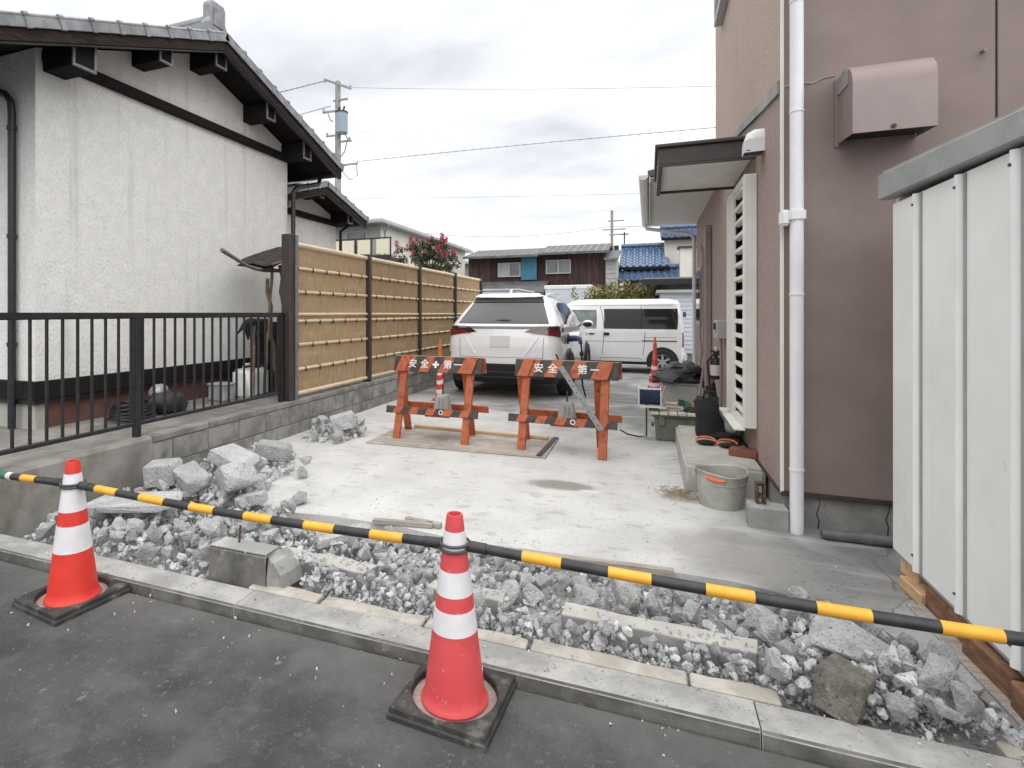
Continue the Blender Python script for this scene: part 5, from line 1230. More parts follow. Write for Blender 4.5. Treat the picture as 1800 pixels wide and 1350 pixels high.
# ================================================================ CARS
class Body:
    def __init__(s, zs, w, yr, yf, rr, rf, bow=.06, taper=0):
        s.t = {k: np.array(v, float) for k, v in dict(w=w, yr=yr, yf=yf, rr=rr, rf=rf).items()}; s.z = np.array(zs, float); s.bow = bow; s.taper = taper
    def g(s, k, z):
        # smooth (Catmull-Rom style) interpolation
        zs, v = s.z, s.t[k]; i = int(np.clip(np.searchsorted(zs, z) - 1, 0, len(zs) - 2))
        h = zs[i + 1] - zs[i]; t = min(max((z - zs[i]) / h, 0), 1)
        sl = lambda j: 0 if j <= 0 or j >= len(zs) - 1 else (0 if (v[j] - v[j - 1]) * (v[j + 1] - v[j]) <= 0 else 2 / (((zs[j] - zs[j - 1]) / (v[j] - v[j - 1])) + (zs[j + 1] - zs[j]) / (v[j + 1] - v[j])))
        m0 = sl(i) if i > 0 else (v[i + 1] - v[i]) / h; m1 = sl(i + 1) if i + 1 < len(zs) - 1 else (v[i + 1] - v[i]) / h
        return (2 * t**3 - 3 * t**2 + 1) * v[i] + (t**3 - 2 * t**2 + t) * h * m0 + (-2 * t**3 + 3 * t**2) * v[i + 1] + (t**3 - t**2) * h * m1
    def P(s, q, z):
        """point at perimeter distance q from the rear centre (right side for q>0)"""
        sg = 1 if q >= 0 else -1; q = abs(q)
        w, yr, yf, rr, rf = (s.g(k, z) for k in ('w', 'yr', 'yf', 'rr', 'rf'))
        a = w - rr; la = rr * math.pi / 2; sd = (yf - rf) - (yr + s.bow + rr)
        if q <= a: x, y = q, yr + s.bow * (q / max(a, .01)) ** 2
        elif q <= a + la:
            t = (q - a) / rr; x, y = a + rr * math.sin(t), yr + s.bow + rr * (1 - math.cos(t))
        elif q <= a + la + sd: x, y = w, yr + s.bow + rr + (q - a - la)
        elif q <= a + la + sd + rf * math.pi / 2:
            t = (q - a - la - sd) / rf; x, y = w - rf + rf * math.cos(t), yf - rf + rf * math.sin(t)
        else: x, y = max(w - rf - (q - a - la - sd - rf * math.pi / 2), 0), yf
        x *= 1 - s.taper * max(0, (abs(y - (s.t['yr'].min() + s.t['yf'].max()) / 2) / 2.3)) ** 3
        return Vector((sg * x, y, z))
    def qside(s, y, z):
        w, yr, rr = s.g('w', z), s.g('yr', z), s.g('rr', z); return w - rr + rr * math.pi / 2 + y - yr - s.bow - rr
    def total(s, z):
        w, yr, yf, rr, rf = (s.g(k, z) for k in ('w', 'yr', 'yf', 'rr', 'rf')); return w - rr + rr * math.pi / 2 + (yf - rf - yr - s.bow - rr) + rf * math.pi / 2 + w - rf
    def N(s, q, z):
        e = .004; a = s.P(q + e, z) - s.P(q - e, z); c = s.P(q, min(z + e, s.z[-1])) - s.P(q, z - e)
        n = a.cross(c); return n.normalized() if n.length > 1e-9 else Vector((0, -1, 0))
    def shell(s, name, matn, parent, nz=70, nq=80):
        b = MB(); rows = []
        for z in np.linspace(s.z[0], s.z[-1], nz):
            T = s.total(z); rows.append([tuple(s.P(q * T, z)) for q in np.concatenate([np.linspace(-1, 1, 2 * nq + 1)])])
        b.grid(rows); m = len(rows[0]); b.f += [tuple(range(m - 1)), tuple(range((nz - 1) * m, nz * m - 1))]; b.mi += [0, 0]
        return b.build(name, matn, parent, smooth=32)
    def patch(s, name, matn, parent, c, off=.004, n=(10, 5), thick=.012, **k):
        """c: four corners (q,z): bottom-left, bottom-right, top-right, top-left"""
        def at(u, v, o):
            q = (c[0][0] * (1 - u) + c[1][0] * u) * (1 - v) + (c[3][0] * (1 - u) + c[2][0] * u) * v
            z = (c[0][1] * (1 - u) + c[1][1] * u) * (1 - v) + (c[3][1] * (1 - u) + c[2][1] * u) * v
            return tuple(s.P(q, z) + s.N(q, z) * o)
        b = MB()
        for o in (off, off - thick): b.grid([[at(i / n[0], j / n[1], o) for i in range(n[0] + 1)] for j in range(n[1] + 1)])
        k1 = (n[0] + 1) * (n[1] + 1); W = n[0] + 1
        rim = [i for i in range(W)] + [j * W + n[0] for j in range(1, n[1] + 1)] + [n[1] * W + i for i in range(n[0] - 1, -1, -1)] + [j * W for j in range(n[1] - 1, 0, -1)]
        for a, e in zip(rim, rim[1:] + rim[:1]): b.f.append((a, e, e + k1, a + k1)); b.mi.append(0)
        return b.build(name, matn, parent, smooth=40, **k)
def wheel(parent, x, y, r, wd, sgn, spokes=10):
    wh = MB().cyl((x, y, r), (x + sgn * .002, y, r), r * .5, n=12).build('wheel', 'tyre', parent)
    pr = [(r * .62, -wd / 2), (r * .93, -wd / 2), (r, -wd * .36), (r, wd * .36), (r * .93, wd / 2), (r * .66, wd / 2), (r * .62, wd * .3)]
    def lat(prof, n=28):
        b = MB(); b.lathe(prof, n); b.v = [(x - sgn * zz, y + xx, r + yy) if False else (x + sgn * zz, y + xx, r + yy) for xx, yy, zz in b.v]; return b
    lat(pr).build('tyre', 'tyre', wh, smooth=40)
    lat([(r * .64, wd * .34), (r * .60, wd * .36), (r * .56, wd * .18)]).build('rim', 'alloy', wh, smooth=40)
    lat([(r * .56, wd * .10), (0, wd * .10)]).build('brake_disc', 'ring_grey', wh)
    b = MB()
    for k in range(spokes):
        a = 2 * math.pi * k / spokes; m = Matrix.Translation((x + sgn * wd * .26, y, r)) @ Matrix.Rotation(a, 4, 'X'); b.bb(-.012, .012, -.022, .022, .03, r * .61, m)
    lat([(.0, wd * .32), (.05, wd * .31), (.055, wd * .2)])
    b.cyl((x + sgn * wd * .2, y, r), (x + sgn * wd * .31, y, r), .055, n=14); b.build('spokes', 'alloy', wh)
    return wh
def arch(parent, x, y, r, R_, sgn, name='wheel_arch'):
    return MB().prism([(y + R_ * math.cos(t), r + R_ * math.sin(t)) for t in np.linspace(-.35, math.pi + .35, 22)], 'x', x - sgn * .12, x).build(name, 'car_black', parent)

# ---- white crossover seen from behind
SU = thing('white_suv', 'white crossover car parked behind the two orange barricades with a charging plug in its side', 'car', (-2.13, 8.40, SZ), 0, local=True)
zs = [.24, .34, .50, .62, .80, .95, 1.03, 1.10, 1.15, 1.22, 1.34, 1.47, 1.54, 1.59, 1.63, 1.655, 1.665]
Bd = Body(zs,
    w=[.84, .885, .925, .932, .932, .928, .925, .915, .895, .855, .79, .705, .65, .60, .53, .44, .34],
    yr=[.20, .10, .02, .0, .0, .02, .04, .06, .10, .17, .31, .46, .52, .53, .62, .80, 1.05],
    yf=[4.45, 4.58, 4.64, 4.66, 4.64, 4.52, 4.35, 3.85, 3.45, 3.25, 3.0, 2.72, 2.55, 2.40, 2.2, 2.0, 1.85],
    rr=[.16, .16, .16, .17, .19, .21, .22, .22, .21, .20, .19, .18, .18, .18, .20, .22, .25],
    rf=[.35, .4, .4, .4, .4, .4, .4, .4, .38, .36, .3, .28, .28, .28, .28, .3, .3], bow=.075, taper=.06)
Bd.shell('body', 'car_white', SU)
Bd.patch('rear_window', 'car_glass', SU, ((-.755, 1.175), (.755, 1.175), (.555, 1.565), (-.555, 1.565)), off=.012, thick=.02, n=(28, 18))
Bd.patch('spoiler', 'car_white', SU, ((-.58, 1.578), (.58, 1.578), (.50, 1.612), (-.50, 1.612)), off=.045, thick=.06, n=(16, 3))
Bd.patch('spoiler_shadow_band', 'car_black', SU, ((-.60, 1.50), (.60, 1.50), (.565, 1.574), (-.565, 1.574)), off=.022, thick=.02, n=(16, 4))  # black strip: the spoiler's shadow on the top of the glass, given as colour
Bd.patch('light_bar', 'tail_dark', SU, ((-.60, 1.095), (.60, 1.095), (.60, 1.128), (-.60, 1.128)), off=.008, n=(16, 2))
for s in (-1, 1):
    a = [(s * .40, 1.05), (s * 1.08, .955), (s * 1.24, 1.135), (s * .58, 1.13)]
    if s < 0: a = [a[1], a[0], a[3], a[2]]
    tl = Bd.patch('tail_light', 'tail_dark', SU, tuple(a), off=.010, n=(12, 4))
    c = [(s * .50, 1.03), (s * 1.06, .972), (s * 1.15, 1.06), (s * .66, 1.075)]
    if s < 0: c = [c[1], c[0], c[3], c[2]]
    Bd.patch('red_lens', 'tail_red', tl, tuple(c), off=.015, thick=.007, n=(12, 3))
Bd.patch('lower_bumper', 'car_black', SU, ((-1.05, .25), (1.05, .25), (1.08, .56), (-1.08, .56)), off=.010, n=(22, 4))
Bd.patch('diffuser_strip', 'ring_grey', SU, ((-.70, .345), (.70, .345), (.70, .362), (-.70, .362)), off=.016, n=(12, 1))
Bd.patch('diffuser_strip', 'ring_grey', SU, ((-.70, .43), (.70, .43), (.70, .445), (-.70, .445)), off=.016, n=(12, 1))
Bd.patch('number_plate', 'label_white', SU, ((-.165, .82), (.165, .82), (.165, .985), (-.165, .985)), off=.012, n=(4, 2))
for s in (-1, 1):
    Bd.patch('tailgate_seam', 'seam', SU, ((s * .69 - .004, .66), (s * .69 + .004, .66), (s * .70 + .004, .99), (s * .70 - .004, .99)), off=.0015, thick=.004, n=(1, 8))
    Bd.patch('bumper_vent', 'car_black', SU, ((s * .98 - .016, .57), (s * .98 + .016, .57), (s * .90 + .012, .72), (s * .90 - .012, .72)), off=.004, n=(2, 6))
    Bd.patch('reflector', 'tail_red', SU, ((s * .80 - .08, .505), (s * .80 + .08, .505), (s * .80 + .07, .53), (s * .80 - .07, .53)), off=.018, n=(4, 1))
    Bd.patch('crease', 'car_white', SU, ((s * .42 - .012, .70), (s * .42 + .012, .70), (s * .62 + .006, .98), (s * .62 - .006, .98)), off=.014, thick=.02, n=(2, 6))
Bd.patch('tailgate_seam', 'seam', SU, ((-.70, .655), (.70, .655), (.70, .661), (-.70, .661)), off=.0015, thick=.004, n=(12, 1))
# side glass right and left
for s in (1, -1):
    def sp(y, z): return (s * Bd.qside(y, z), z)
    for nm, cs in (('quarter_window', ((.78, 1.16), (1.28, 1.13), (1.30, 1.50), (1.02, 1.47))), ('rear_door_window', ((1.32, 1.13), (2.16, 1.10), (2.16, 1.52), (1.34, 1.51))), ('front_door_window', ((2.22, 1.10), (3.12, 1.10), (2.62, 1.50), (2.22, 1.52)))):
        c = [sp(*p) for p in cs]
        if s < 0: c = [c[1], c[0], c[3], c[2]]
        Bd.patch(nm, 'car_glass', SU, tuple(c), n=(8, 4))
    for y in (1.31, 2.19): 
        c = [sp(y - .004, .42), sp(y + .004, .42), sp(y + .004, 1.09), sp(y - .004, 1.09)]
        if s < 0: c = [c[1], c[0], c[3], c[2]]
        Bd.patch('door_seam', 'seam', SU, tuple(c), off=.0015, thick=.004, n=(1, 6))
    for y in (1.5, 2.4):
        c = [sp(y, .90), sp(y + .2, .90), sp(y + .2, .925), sp(y, .925)]
        if s < 0: c = [c[1], c[0], c[3], c[2]]
        Bd.patch('door_handle', 'car_white', SU, tuple(c), off=.03, thick=.025, n=(3, 1))
    c = [sp(.55, .25), sp(3.9, .25), sp(3.9, .36), sp(.55, .36)]
    if s < 0: c = [c[1], c[0], c[3], c[2]]
    Bd.patch('sill_trim', 'car_black', SU, tuple(c), off=.012, n=(14, 2))
    for y in (.98, 3.67):
        arch(SU, s * (.936), y, .36, .405, s); wheel(SU, s * .868, y, .36, .215, s)
    mr = MB().ball((s * 1.02, 2.98, 1.13), (.105, .075, .07), 12, 8).build('mirror', 'car_white', SU, smooth=50)
    MB().ball((s * 1.02, 2.95, 1.12), (.090, .062, .056), 12, 8).build('mirror_glass', 'car_black', mr, smooth=50)
    MB().tube([(s * .52, 1.1, 1.62), (s * .54, 1.3, 1.665), (s * .55, 1.9, 1.69), (s * .54, 2.4, 1.675), (s * .53, 2.6, 1.62)], .016, 8).build('roof_rail', 'car_white', SU, smooth=50)
MB().prism([(.72, 1.63), (.98, 1.655), (.90, 1.70), (.84, 1.735), (.80, 1.72)], 'x', -.018, .018).build('antenna_fin', 'car_white', SU, bevel=.008)
b = MB().tube([(-.30, .19, 1.205), (-.05, .165, 1.215), (.06, .16, 1.22), (.14, .165, 1.215)], [.012, .02, .024, .02], 8); b.build('wiper', 'car_black', SU, smooth=50)
# charging flap, plug and lead on the right flank
cf = MB().cyl((.925, .70, .93), (.955, .70, .93), .085, n=18).build('charge_port', 'car_black', SU)
MB().cyl((.955, .84, .95), (1.12, .80, .96), .075, n=18).build('charge_flap', 'car_white', SU)
pg = MB().tube([(.955, .70, .93), (1.05, .66, .945), (1.13, .62, .93), (1.15, .60, .86)], [.05, .045, .035, .03], 10).build('charge_plug', 'navy', SU, smooth=50)
MB().tube([(1.15, .60, .86), (1.16, .62, .74), (1.15, .68, .5), (1.16, .72, .2), (1.2, .8, .012)], .014, 7).build('charge_lead', 'car_black', pg, smooth=50)
MB().ball((1.155, .64, .70), (.035, .035, .04), 8, 6).build('lead_clip', 'car_black', pg, smooth=50)

# ---- white kei van broadside
VN = thing('white_van', 'small white panel van parked broadside at the back of the yard', 'van', (.74, 13.9, SZ), R(90), local=True)
zv = [.20, .28, .40, .70, .95, 1.0, 1.25, 1.45, 1.54, 1.60, 1.635, 1.65]
Bv = Body(zv, w=[.68, .70, .715, .72, .72, .715, .69, .655, .635, .60, .55, .48],
    yr=[.06, .03, .0, .0, .01, .012, .04, .07, .085, .11, .17, .26], yf=[3.2, 3.28, 3.3, 3.25, 3.1, 3.05, 2.82, 2.62, 2.52, 2.44, 2.36, 2.25],
    rr=[.1, .1, .1, .1, .1, .1, .1, .1, .1, .1, .12, .14], rf=[.25] * 12, bow=.03, taper=.02)
Bv.shell('body', 'car_white', VN, nz=36, nq=50)
def vs(y, z): return (-Bv.qside(y, z), z)
def vpatch(nm, m, y0, y1, z0, z1, y0t=None, y1t=None, **k):
    y0t = y0 if y0t is None else y0t; y1t = y1 if y1t is None else y1t
    return Bv.patch(nm, m, VN, (vs(y1, z0), vs(y0, z0), vs(y0t, z1), vs(y1t, z1)), **k)
wv = vpatch('side_window', 'dark_glass', .16, 1.68, .985, 1.43, n=(10, 4)); vpatch('window_divider', 'car_black', .88, .905, .985, 1.43, off=.007, n=(1, 4))
vpatch('cab_window', 'cab_glass', 1.84, 2.75, .985, 1.41, 1.84, 2.52, n=(6, 4))
for y in (.90, 1.76): vpatch('door_seam', 'seam', y - .006, y + .006, .30, 1.50, off=.002, thick=.004, n=(1, 8))
vpatch('door_seam', 'seam', .905, 1.755, .335, .345, off=.002, thick=.004, n=(8, 1)); vpatch('body_crease', 'seam', .905, 2.6, .70, .708, off=.002, thick=.004, n=(12, 1))
vpatch('slide_rail', 'ring_grey', .17, .88, .715, .738, off=.008, n=(6, 1)); vpatch('drip_rail', 'car_white', .10, 2.5, 1.515, 1.54, off=.018, n=(16, 1))
vpatch('door_handle', 'car_black', 1.56, 1.68, .835, .90, off=.02, n=(3, 2)); vpatch('door_handle', 'car_black', 1.88, 2.0, .855, .885, off=.02, n=(3, 1))
vpatch('sill_trim', 'car_black', .75, 2.1, .205, .265, off=.008, n=(8, 1)); vpatch('panel_crease', 'seam', .18, .86, .80, .806, off=.002, thick=.004, n=(6, 1))
vpatch('tail_lamp', 'tail_red', -.02, .045, .60, .92, off=.006, n=(2, 4))
for y in (.46, 2.45):
    for s in (-1, 1):
        arch(VN, s * .725, y, .27, .325, s); wheel(VN, s * .70, y, .27, .15, s, 6)
MB().bb(-.60, .60, -.035, .06, .30, .45).build('rear_bumper', 'car_white', VN, bevel=.02, seg=2)
MB().bb(-.72, -.66, -.01, .05, 1.25, 1.36).build('rear_hinge', 'ring_grey', VN, bevel=.01)

# ================================================================ BACKGROUND
# cream house with a balcony behind the bamboo fence
AP = thing('cream_house', 'cream two storey house with a balcony behind the bamboo fence', 'house', (-12, 24, 0))
XC = -10.9
MB().bb(-16.5, XC, 22.0, 34, 0, 5.2).build('wall', 'grey_wall', AP)  # front face in grey instead of cream: its shade is put into the colour
MB().bb(XC + .002, XC + .06, 22.0, 34, 0, 5.2).build('side_wall', 'cream_wall', AP)
MB().bb(-17.2, XC + .45, 21.3, 34.5, 5.202, 5.36).bb(-17.0, XC + .35, 21.5, 34.3, 5.362, 5.44).build('roof', 'frosted', AP, bevel=.03)
bal = MB().bb(-14.3, -9.9, 21.0, 21.06, 3.7, 3.8).bb(-14.3, -9.9, 21.0, 22, 3.58, 3.698).build('balcony', 'black_alu', AP)
for x0 in (-12.3, -11.62, -10.86, -9.98): 
    MB().bb(x0 - .60, x0 - .02, 20.98, 21.02, 3.85, 4.45).build('panel', 'cream_panel', bal)
for x in (-14.2, -13.0, -12.28, -11.60, -10.84, -9.96): MB().bb(x, x + .05, 20.99, 21.04, 3.7, 4.52).build('post', 'black_alu', bal)
MB().bb(-14.3, -9.9, 20.98, 21.05, 4.48, 4.53).build('handrail', 'black_alu', bal)
wd_ = MB().bb(-12.6, -11.5, 21.94, 21.998, 3.7, 5.0).build('window', 'frame', AP); MB().bb(-12.52, -11.58, 21.92, 21.938, 3.75, 4.95).build('pane', 'window_glass', wd_)
MB().tube([(XC + .40, 22.0, 5.2), (XC + .12, 22.3, 5.0), (XC + .12, 22.35, 0)], .05, 8).build('downpipe', 'frame', AP)
# low shed with pale roof left of the brown house
LS = thing('pale_roof_house', 'low pale house with a light metal roof left of the brown boarded house', 'house', (-11, 34, 0))
MB().prism([(34, 4.6), (38, 5.75), (38, 5.65), (34, 4.5)], 'x', -14, -9.9).build('roof', 'pale_steel', LS)
MB().bb(-13.6, -10.2, 34.4, 38, 0, 4.55).build('wall', 'cream_wall', LS)
# brown boarded house
BH = thing('brown_house', 'old dark brown boarded house with a blue shutter and grey roof at the back', 'house', (-5, 28, 0))
MB().bb(-8.75, -1.9, 28.05, 33, 0, 4.28).build('wall_core', 'brown_board', BH)
me = MB().bb(-.145, .145, 0, .045, 0, 1.65).mesh('board', 'brown_board', bevel=.006)
k = 0; x = -8.6
while x < -1.95:
    z0 = 2.62 + random.uniform(-.02, .02)
    inst('plank', me, BH, (x, 27.99 + random.uniform(-.006, .006), z0)); x += .298
MB().prism([(27.35, 4.24), (30.2, 4.86), (33.3, 4.2), (33.3, 4.1), (30.2, 4.75), (27.35, 4.13)], 'x', -8.85, -5.0).build('roof', 'grey_roof', BH)
MB().prism([(27.3, 4.30), (30.2, 4.96), (33.3, 4.25), (33.3, 4.15), (30.2, 4.85), (27.3, 4.19)], 'x', -4.995, -1.75).build('roof', 'grey_roof', BH)
b = MB()
for x in np.arange(-8.8, -1.8, .34):
    o_ = .08 if x > -5 else 0
    b.add([(x, 27.34, 4.25 + o_ * .85), (x + .03, 27.34, 4.25 + o_ * .85), (x + .03, 30.2, 4.872 + o_ * 1.2), (x, 30.2, 4.872 + o_ * 1.2)], [(0, 1, 2, 3)])
o = b.build('roof_battens', 'grey_wall', BH); o['kind'] = 'stuff'
def bgwin(root, x0, x1, z0, z1, y, split=True, glass='frosted'):
    f = MB().bb(x0, x1, y - .05, y, z0, z0 + .05).bb(x0, x1, y - .05, y, z1 - .05, z1).bb(x0, x0 + .05, y - .05, y, z0 + .05, z1 - .05).bb(x1 - .05, x1, y - .05, y, z0 + .05, z1 - .05)
    if split: f.bb((x0 + x1) / 2 - .03, (x0 + x1) / 2 + .03, y - .05, y, z0 + .05, z1 - .05)
    f = f.build('window', 'frame', root)
    MB().bb(x0 + .05, (x0 + x1) / 2 - .04, y - .02, y - .005, z0 + .05, z1 - .05).build('pane', glass, f); MB().bb((x0 + x1) / 2 + .04, x1 - .05, y - .025, y - .008, z0 + .05, z1 - .05).build('pane', 'window_glass', f)
bgwin(BH, -7.15, -5.98, 3.20, 3.92, 27.93)
bgwin(BH, -4.72, -3.52, 3.30, 3.98, 27.93, True, 'window_glass')
sh_ = MB().bb(-5.95, -5.17, 27.86, 27.92, 3.03, 4.2).build('shutter', 'blue_shutter', BH)
for k in range(5): MB().bb(-5.92 + k * .15, -5.90 + k * .15, 27.85, 27.858, 3.05, 4.18).build('rib', 'blue_shutter', sh_)
MB().prism([(26.6, 2.35), (28.0, 2.98), (28.0, 2.90), (26.6, 2.27)], 'x', -8.9, -4.6).build('lower_roof', 'grey_roof', BH)
MB().bb(-8.7, -4.6, 27.0, 27.95, 0, 2.45).build('lower_wall', 'brown_board', BH)
ax_ = MB().bb(-1.88, -1.38, 27.6, 30, 0, 3.95).build('annex', 'grey_wall', BH); MB().prism([(27.3, 3.92), (30.3, 4.6), (30.3, 4.52), (27.3, 3.84)], 'x', -1.95, -1.30).build('annex_roof', 'grey_roof', ax_)
for k in range(4): MB().bb(-1.84, -1.42, 27.57, 27.595, 3.0 + k * .22, 3.18 + k * .22).build('louvre', 'frosted', ax_)
# blue tiled house
BL_ = thing('blue_tiled_house', 'house with glazed blue tile roofs stepping up to the right beside the brown one', 'house', (.5, 31, 0))
def bluerf(x0, x1, y0, z0, y1, z1, name='roof'):
    b = MB(); sl = (z1 - z0) / (y1 - y0)
    nr = max(2, int((y1 - y0) / .28))
    for k in range(nr):
        ya, yb = y0 + (y1 - y0) * k / nr, y0 + (y1 - y0) * (k + 1) / nr
        xs = np.arange(x0, x1 + .01, .05)
        wv = lambda x: .045 * math.sin((x - x0) * 2 * math.pi / .30)
        b.grid([[(x, ya, z0 + (ya - y0) * sl + wv(x) + .03) for x in xs], [(x, yb, z0 + (yb - y0) * sl + wv(x)) for x in xs]])
        b.grid([[(x, ya, z0 + (ya - y0) * sl + wv(x) + .03) for x in xs], [(x, ya, z0 + (ya - y0) * sl + wv(x) - .05) for x in xs]])
    r = b.build(name, 'blue_tile', BL_, fix=False, smooth=40)
    MB().prism([(y0, z0 - .18), (y0, z0 - .05), (y1, z1 - .05), (y1, z1 - .18)], 'x', x0 + .03, x1 - .03).build('roof_board', 'black_wood', r)
    MB().cyl((x0, y1, z1 + .1), (x1, y1, z1 + .1), .13, n=10).build('ridge_course', 'blue_tile', r)
    return r
bluerf(-1.35, .95, 29.4, 3.68, 31.5, 4.82)
bluerf(-1.45, 1.45, 28.6, 2.98, 29.9, 3.55, 'lower_roof')
bluerf(.55, 2.6, 29.8, 5.1, 31.5, 5.7, 'upper_roof')
MB().bb(-1.1, 2.2, 30.0, 35, 0, 3.6).build('wall', 'cream_wall', BL_)
MB().bb(.75, 2.4, 30.2, 35, 3.5, 5.15).build('upper_wall', 'cream_wall', BL_)
MB().bb(1.35, 2.4, 28.2, 28.9, 2.2, 4.35).build('bay', 'cream_wall', BL_); MB().bb(1.25, 2.5, 28.1, 29.0, 4.352, 4.44).build('bay_roof', 'brown_fascia', BL_)
# white box of a parked truck, pale roof box of a parked lorry
TK = thing('white_truck', 'white box truck parked behind the white crossover', 'truck', (-2.9, 22, 0))
MB().bb(-3.75, -2.0, 22, 26, .7, 2.45).build('cargo_box', 'car_white', TK, bevel=.03); MB().bb(-3.78, -1.97, 21.96, 22.04, 2.30, 2.44).build('box_rim', 'car_white', TK, bevel=.01)
MB().bb(-3.7, -2.05, 21.97, 21.998, .75, 2.28).build('rear_door', 'siding', TK); MB().bb(-3.7, -2.05, 22, 26, .45, .69).build('chassis', 'car_black', TK)
for x in (-3.5, -2.3): MB().cyl((x - .1, 23, .35), (x + .1, 23, .35), .35, n=16).build('wheel', 'tyre', TK)
KT = thing('kei_truck', 'pale blue grey truck with a flat cargo top hidden behind the white crossover', 'truck', (-4.2, 16.5, 0))
MB().bb(-5.15, -3.55, 16.2, 18.6, 1.80, 2.04).build('cargo_top', 'pale_steel', KT, bevel=.03); MB().bb(-5.1, -3.6, 16.25, 18.5, .5, 1.798).build('cargo_body', 'frosted', KT, bevel=.02); MB().bb(-5.18, -3.52, 16.16, 18.64, 2.042, 2.09).build('top_rim', 'pale_steel', KT)
for x in (-4.9, -3.8): MB().cyl((x - .08, 17, .28), (x + .08, 17, .28), .28, n=16).build('wheel', 'tyre', KT)
MB().bb(-5.05, -3.65, 16.3, 18.4, .28, .498).build('chassis', 'car_black', KT)
# sided store and dark carport at the right
SS = thing('sided_store', 'pale blue grey sided store behind the right end of the van', 'shed', (1.6, 17, 0))
for k in range(13): MB().prism([(16.48, .42 + k * .115), (16.50, .42 + k * .115), (16.50, .53 + k * .115), (16.493, .53 + k * .115)], 'x', .30, 3.2).build('board', 'siding', SS)
MB().bb(.3, 3.2, 16.502, 19, .3, 1.92).build('wall', 'siding', SS); MB().bb(.2, 3.3, 16.36, 19.2, 1.922, 2.0).build('roof', 'grey_wall', SS); MB().bb(.32, 3.2, 16.49, 19, 0, .30).build('foundation', 'conc_dark', SS)
CP = thing('carport', 'dark carport roof on posts above the pale sided store', 'carport', (.9, 17.5, 0))
MB().prism([(17.0, 2.30), (20, 2.55), (20, 2.45), (17.0, 2.2)], 'x', -.15, 3.0).build('roof', 'black', CP); MB().bb(-.18, 3.05, 16.93, 16.998, 2.17, 2.33).build('gutter', 'black_alu', CP)
for x in (0, .9): MB().bb(x - .04, x + .04, 17.05, 17.13, 0, 2.19).build('post', 'black_alu', CP)
MB().bb(.2, 3.0, 19.5, 19.6, 2.05, 2.48).build('back_panel', 'frosted', CP)

# plants
def leaf_mass(name, matn, parent, centres, n, size, seed):
    r_ = np.random.default_rng(seed); V = []; F_ = []
    for c, rad in centres:
        m = int(n * rad[0] * rad[1] * rad[2] / sum(a[0] * a[1] * a[2] for _, a in centres)) + 4
        for _ in range(m):
            d = r_.normal(size=3); d /= np.linalg.norm(d); rr_ = r_.random() ** .45
            p = np.array(c) + d * np.array(rad) * rr_
            t = r_.normal(size=3); t /= np.linalg.norm(t); u_ = np.cross(t, r_.normal(size=3)); u_ /= np.linalg.norm(u_)
            s_ = size * r_.uniform(.6, 1.3); o_ = len(V)
            V += [tuple(p - t * s_), tuple(p + u_ * s_ * .42), tuple(p + t * s_), tuple(p - u_ * s_ * .42)]; F_.append((o_, o_ + 1, o_ + 2, o_ + 3))
    me = bpy.data.meshes.new(name); me.from_pydata([tuple(a - b for a, b in zip(p, ORG[parent.name])) for p in V], [], F_); me.materials.append(MAT[matn])
    o = bpy.data.objects.new(name, me); COL.objects.link(o); o.parent = parent; ORG[o.name] = ORG[parent.name]; o['kind'] = 'stuff'
    return o
r0 = random.Random(5)
CM = thing('crape_myrtle', 'small tree with deep pink flower heads above the bamboo fence', 'tree', (-6.8, 17, 0))
b = MB().tube([(-6.8, 17, 0), (-6.82, 17, .8), (-6.78, 17, 1.5)], [.09, .075, .065], 8)
tips = []
for k in range(24):
    a = r0.uniform(0, 6.28); sp = r0.uniform(.15, 1.1); h = 4.0 - .55 * sp ** 1.6 + r0.uniform(-.28, .15)
    e = (-6.9 + sp * 1.15 * math.cos(a), 17 + sp * math.sin(a) * .8, h)
    b.tube([(-6.78, 17, 1.45), (-6.8 + sp * .5 * math.cos(a), 17 + sp * .4 * math.sin(a), 1.45 + (h - 1.45) * .55), e], [.035, .02, .008], 5); tips.append(e)
b.build('trunk', 'bark', CM, smooth=50)
lc = []
for e in tips:
    for q in (.35, .55, .75, .9): lc.append(((-6.8 + (e[0] + 6.8) * q + r0.uniform(-.12, .12), 17 + (e[1] - 17) * q, 1.5 + (e[2] - 1.5) * q), (.17, .17, .15)))
leaf_mass('crown', 'leaf_dark', CM, lc, 5200, .062, 3)
leaf_mass('flower_heads', 'flower', CM, [((e[0], e[1], e[2] - .02), (.08, .08, .15)) for e in tips[:14]] + [((-6.8 + r0.uniform(-.9, .9), 16.6 + r0.uniform(-.4, .4), r0.uniform(2.9, 3.5)), (.10, .1, .09)) for _ in range(5)], 1500, .032, 4)
HG = thing('hedge', 'yellow green leafy hedge behind the roof of the white van', 'hedge', (-.9, 19, 0))
b = MB()
for k in range(9): b.tube([(-1.9 + k * .27, 19, 0), (-1.9 + k * .27 + r0.uniform(-.1, .1), 19, 1.2), (-1.95 + k * .28, 19 + r0.uniform(-.2, .2), 2.1)], [.035, .025, .012], 6)
b.build('trunk', 'bark', HG)
leaf_mass('leaves', 'leaf', HG, [((-1.75 + .27 * k + r0.uniform(-.1, .1), 19 + r0.uniform(-.25, .25), 1.95 + r0.uniform(-.15, .17)), (.34, .36, .50)) for k in range(9)] + [((-1.8 + .5 * k, 19, 1.0), (.4, .4, .7)) for k in range(5)] + [((-2.3 + r0.uniform(-.1, .2), 18.8, 2.0), (.16, .2, .25))], 6200, .062, 6)

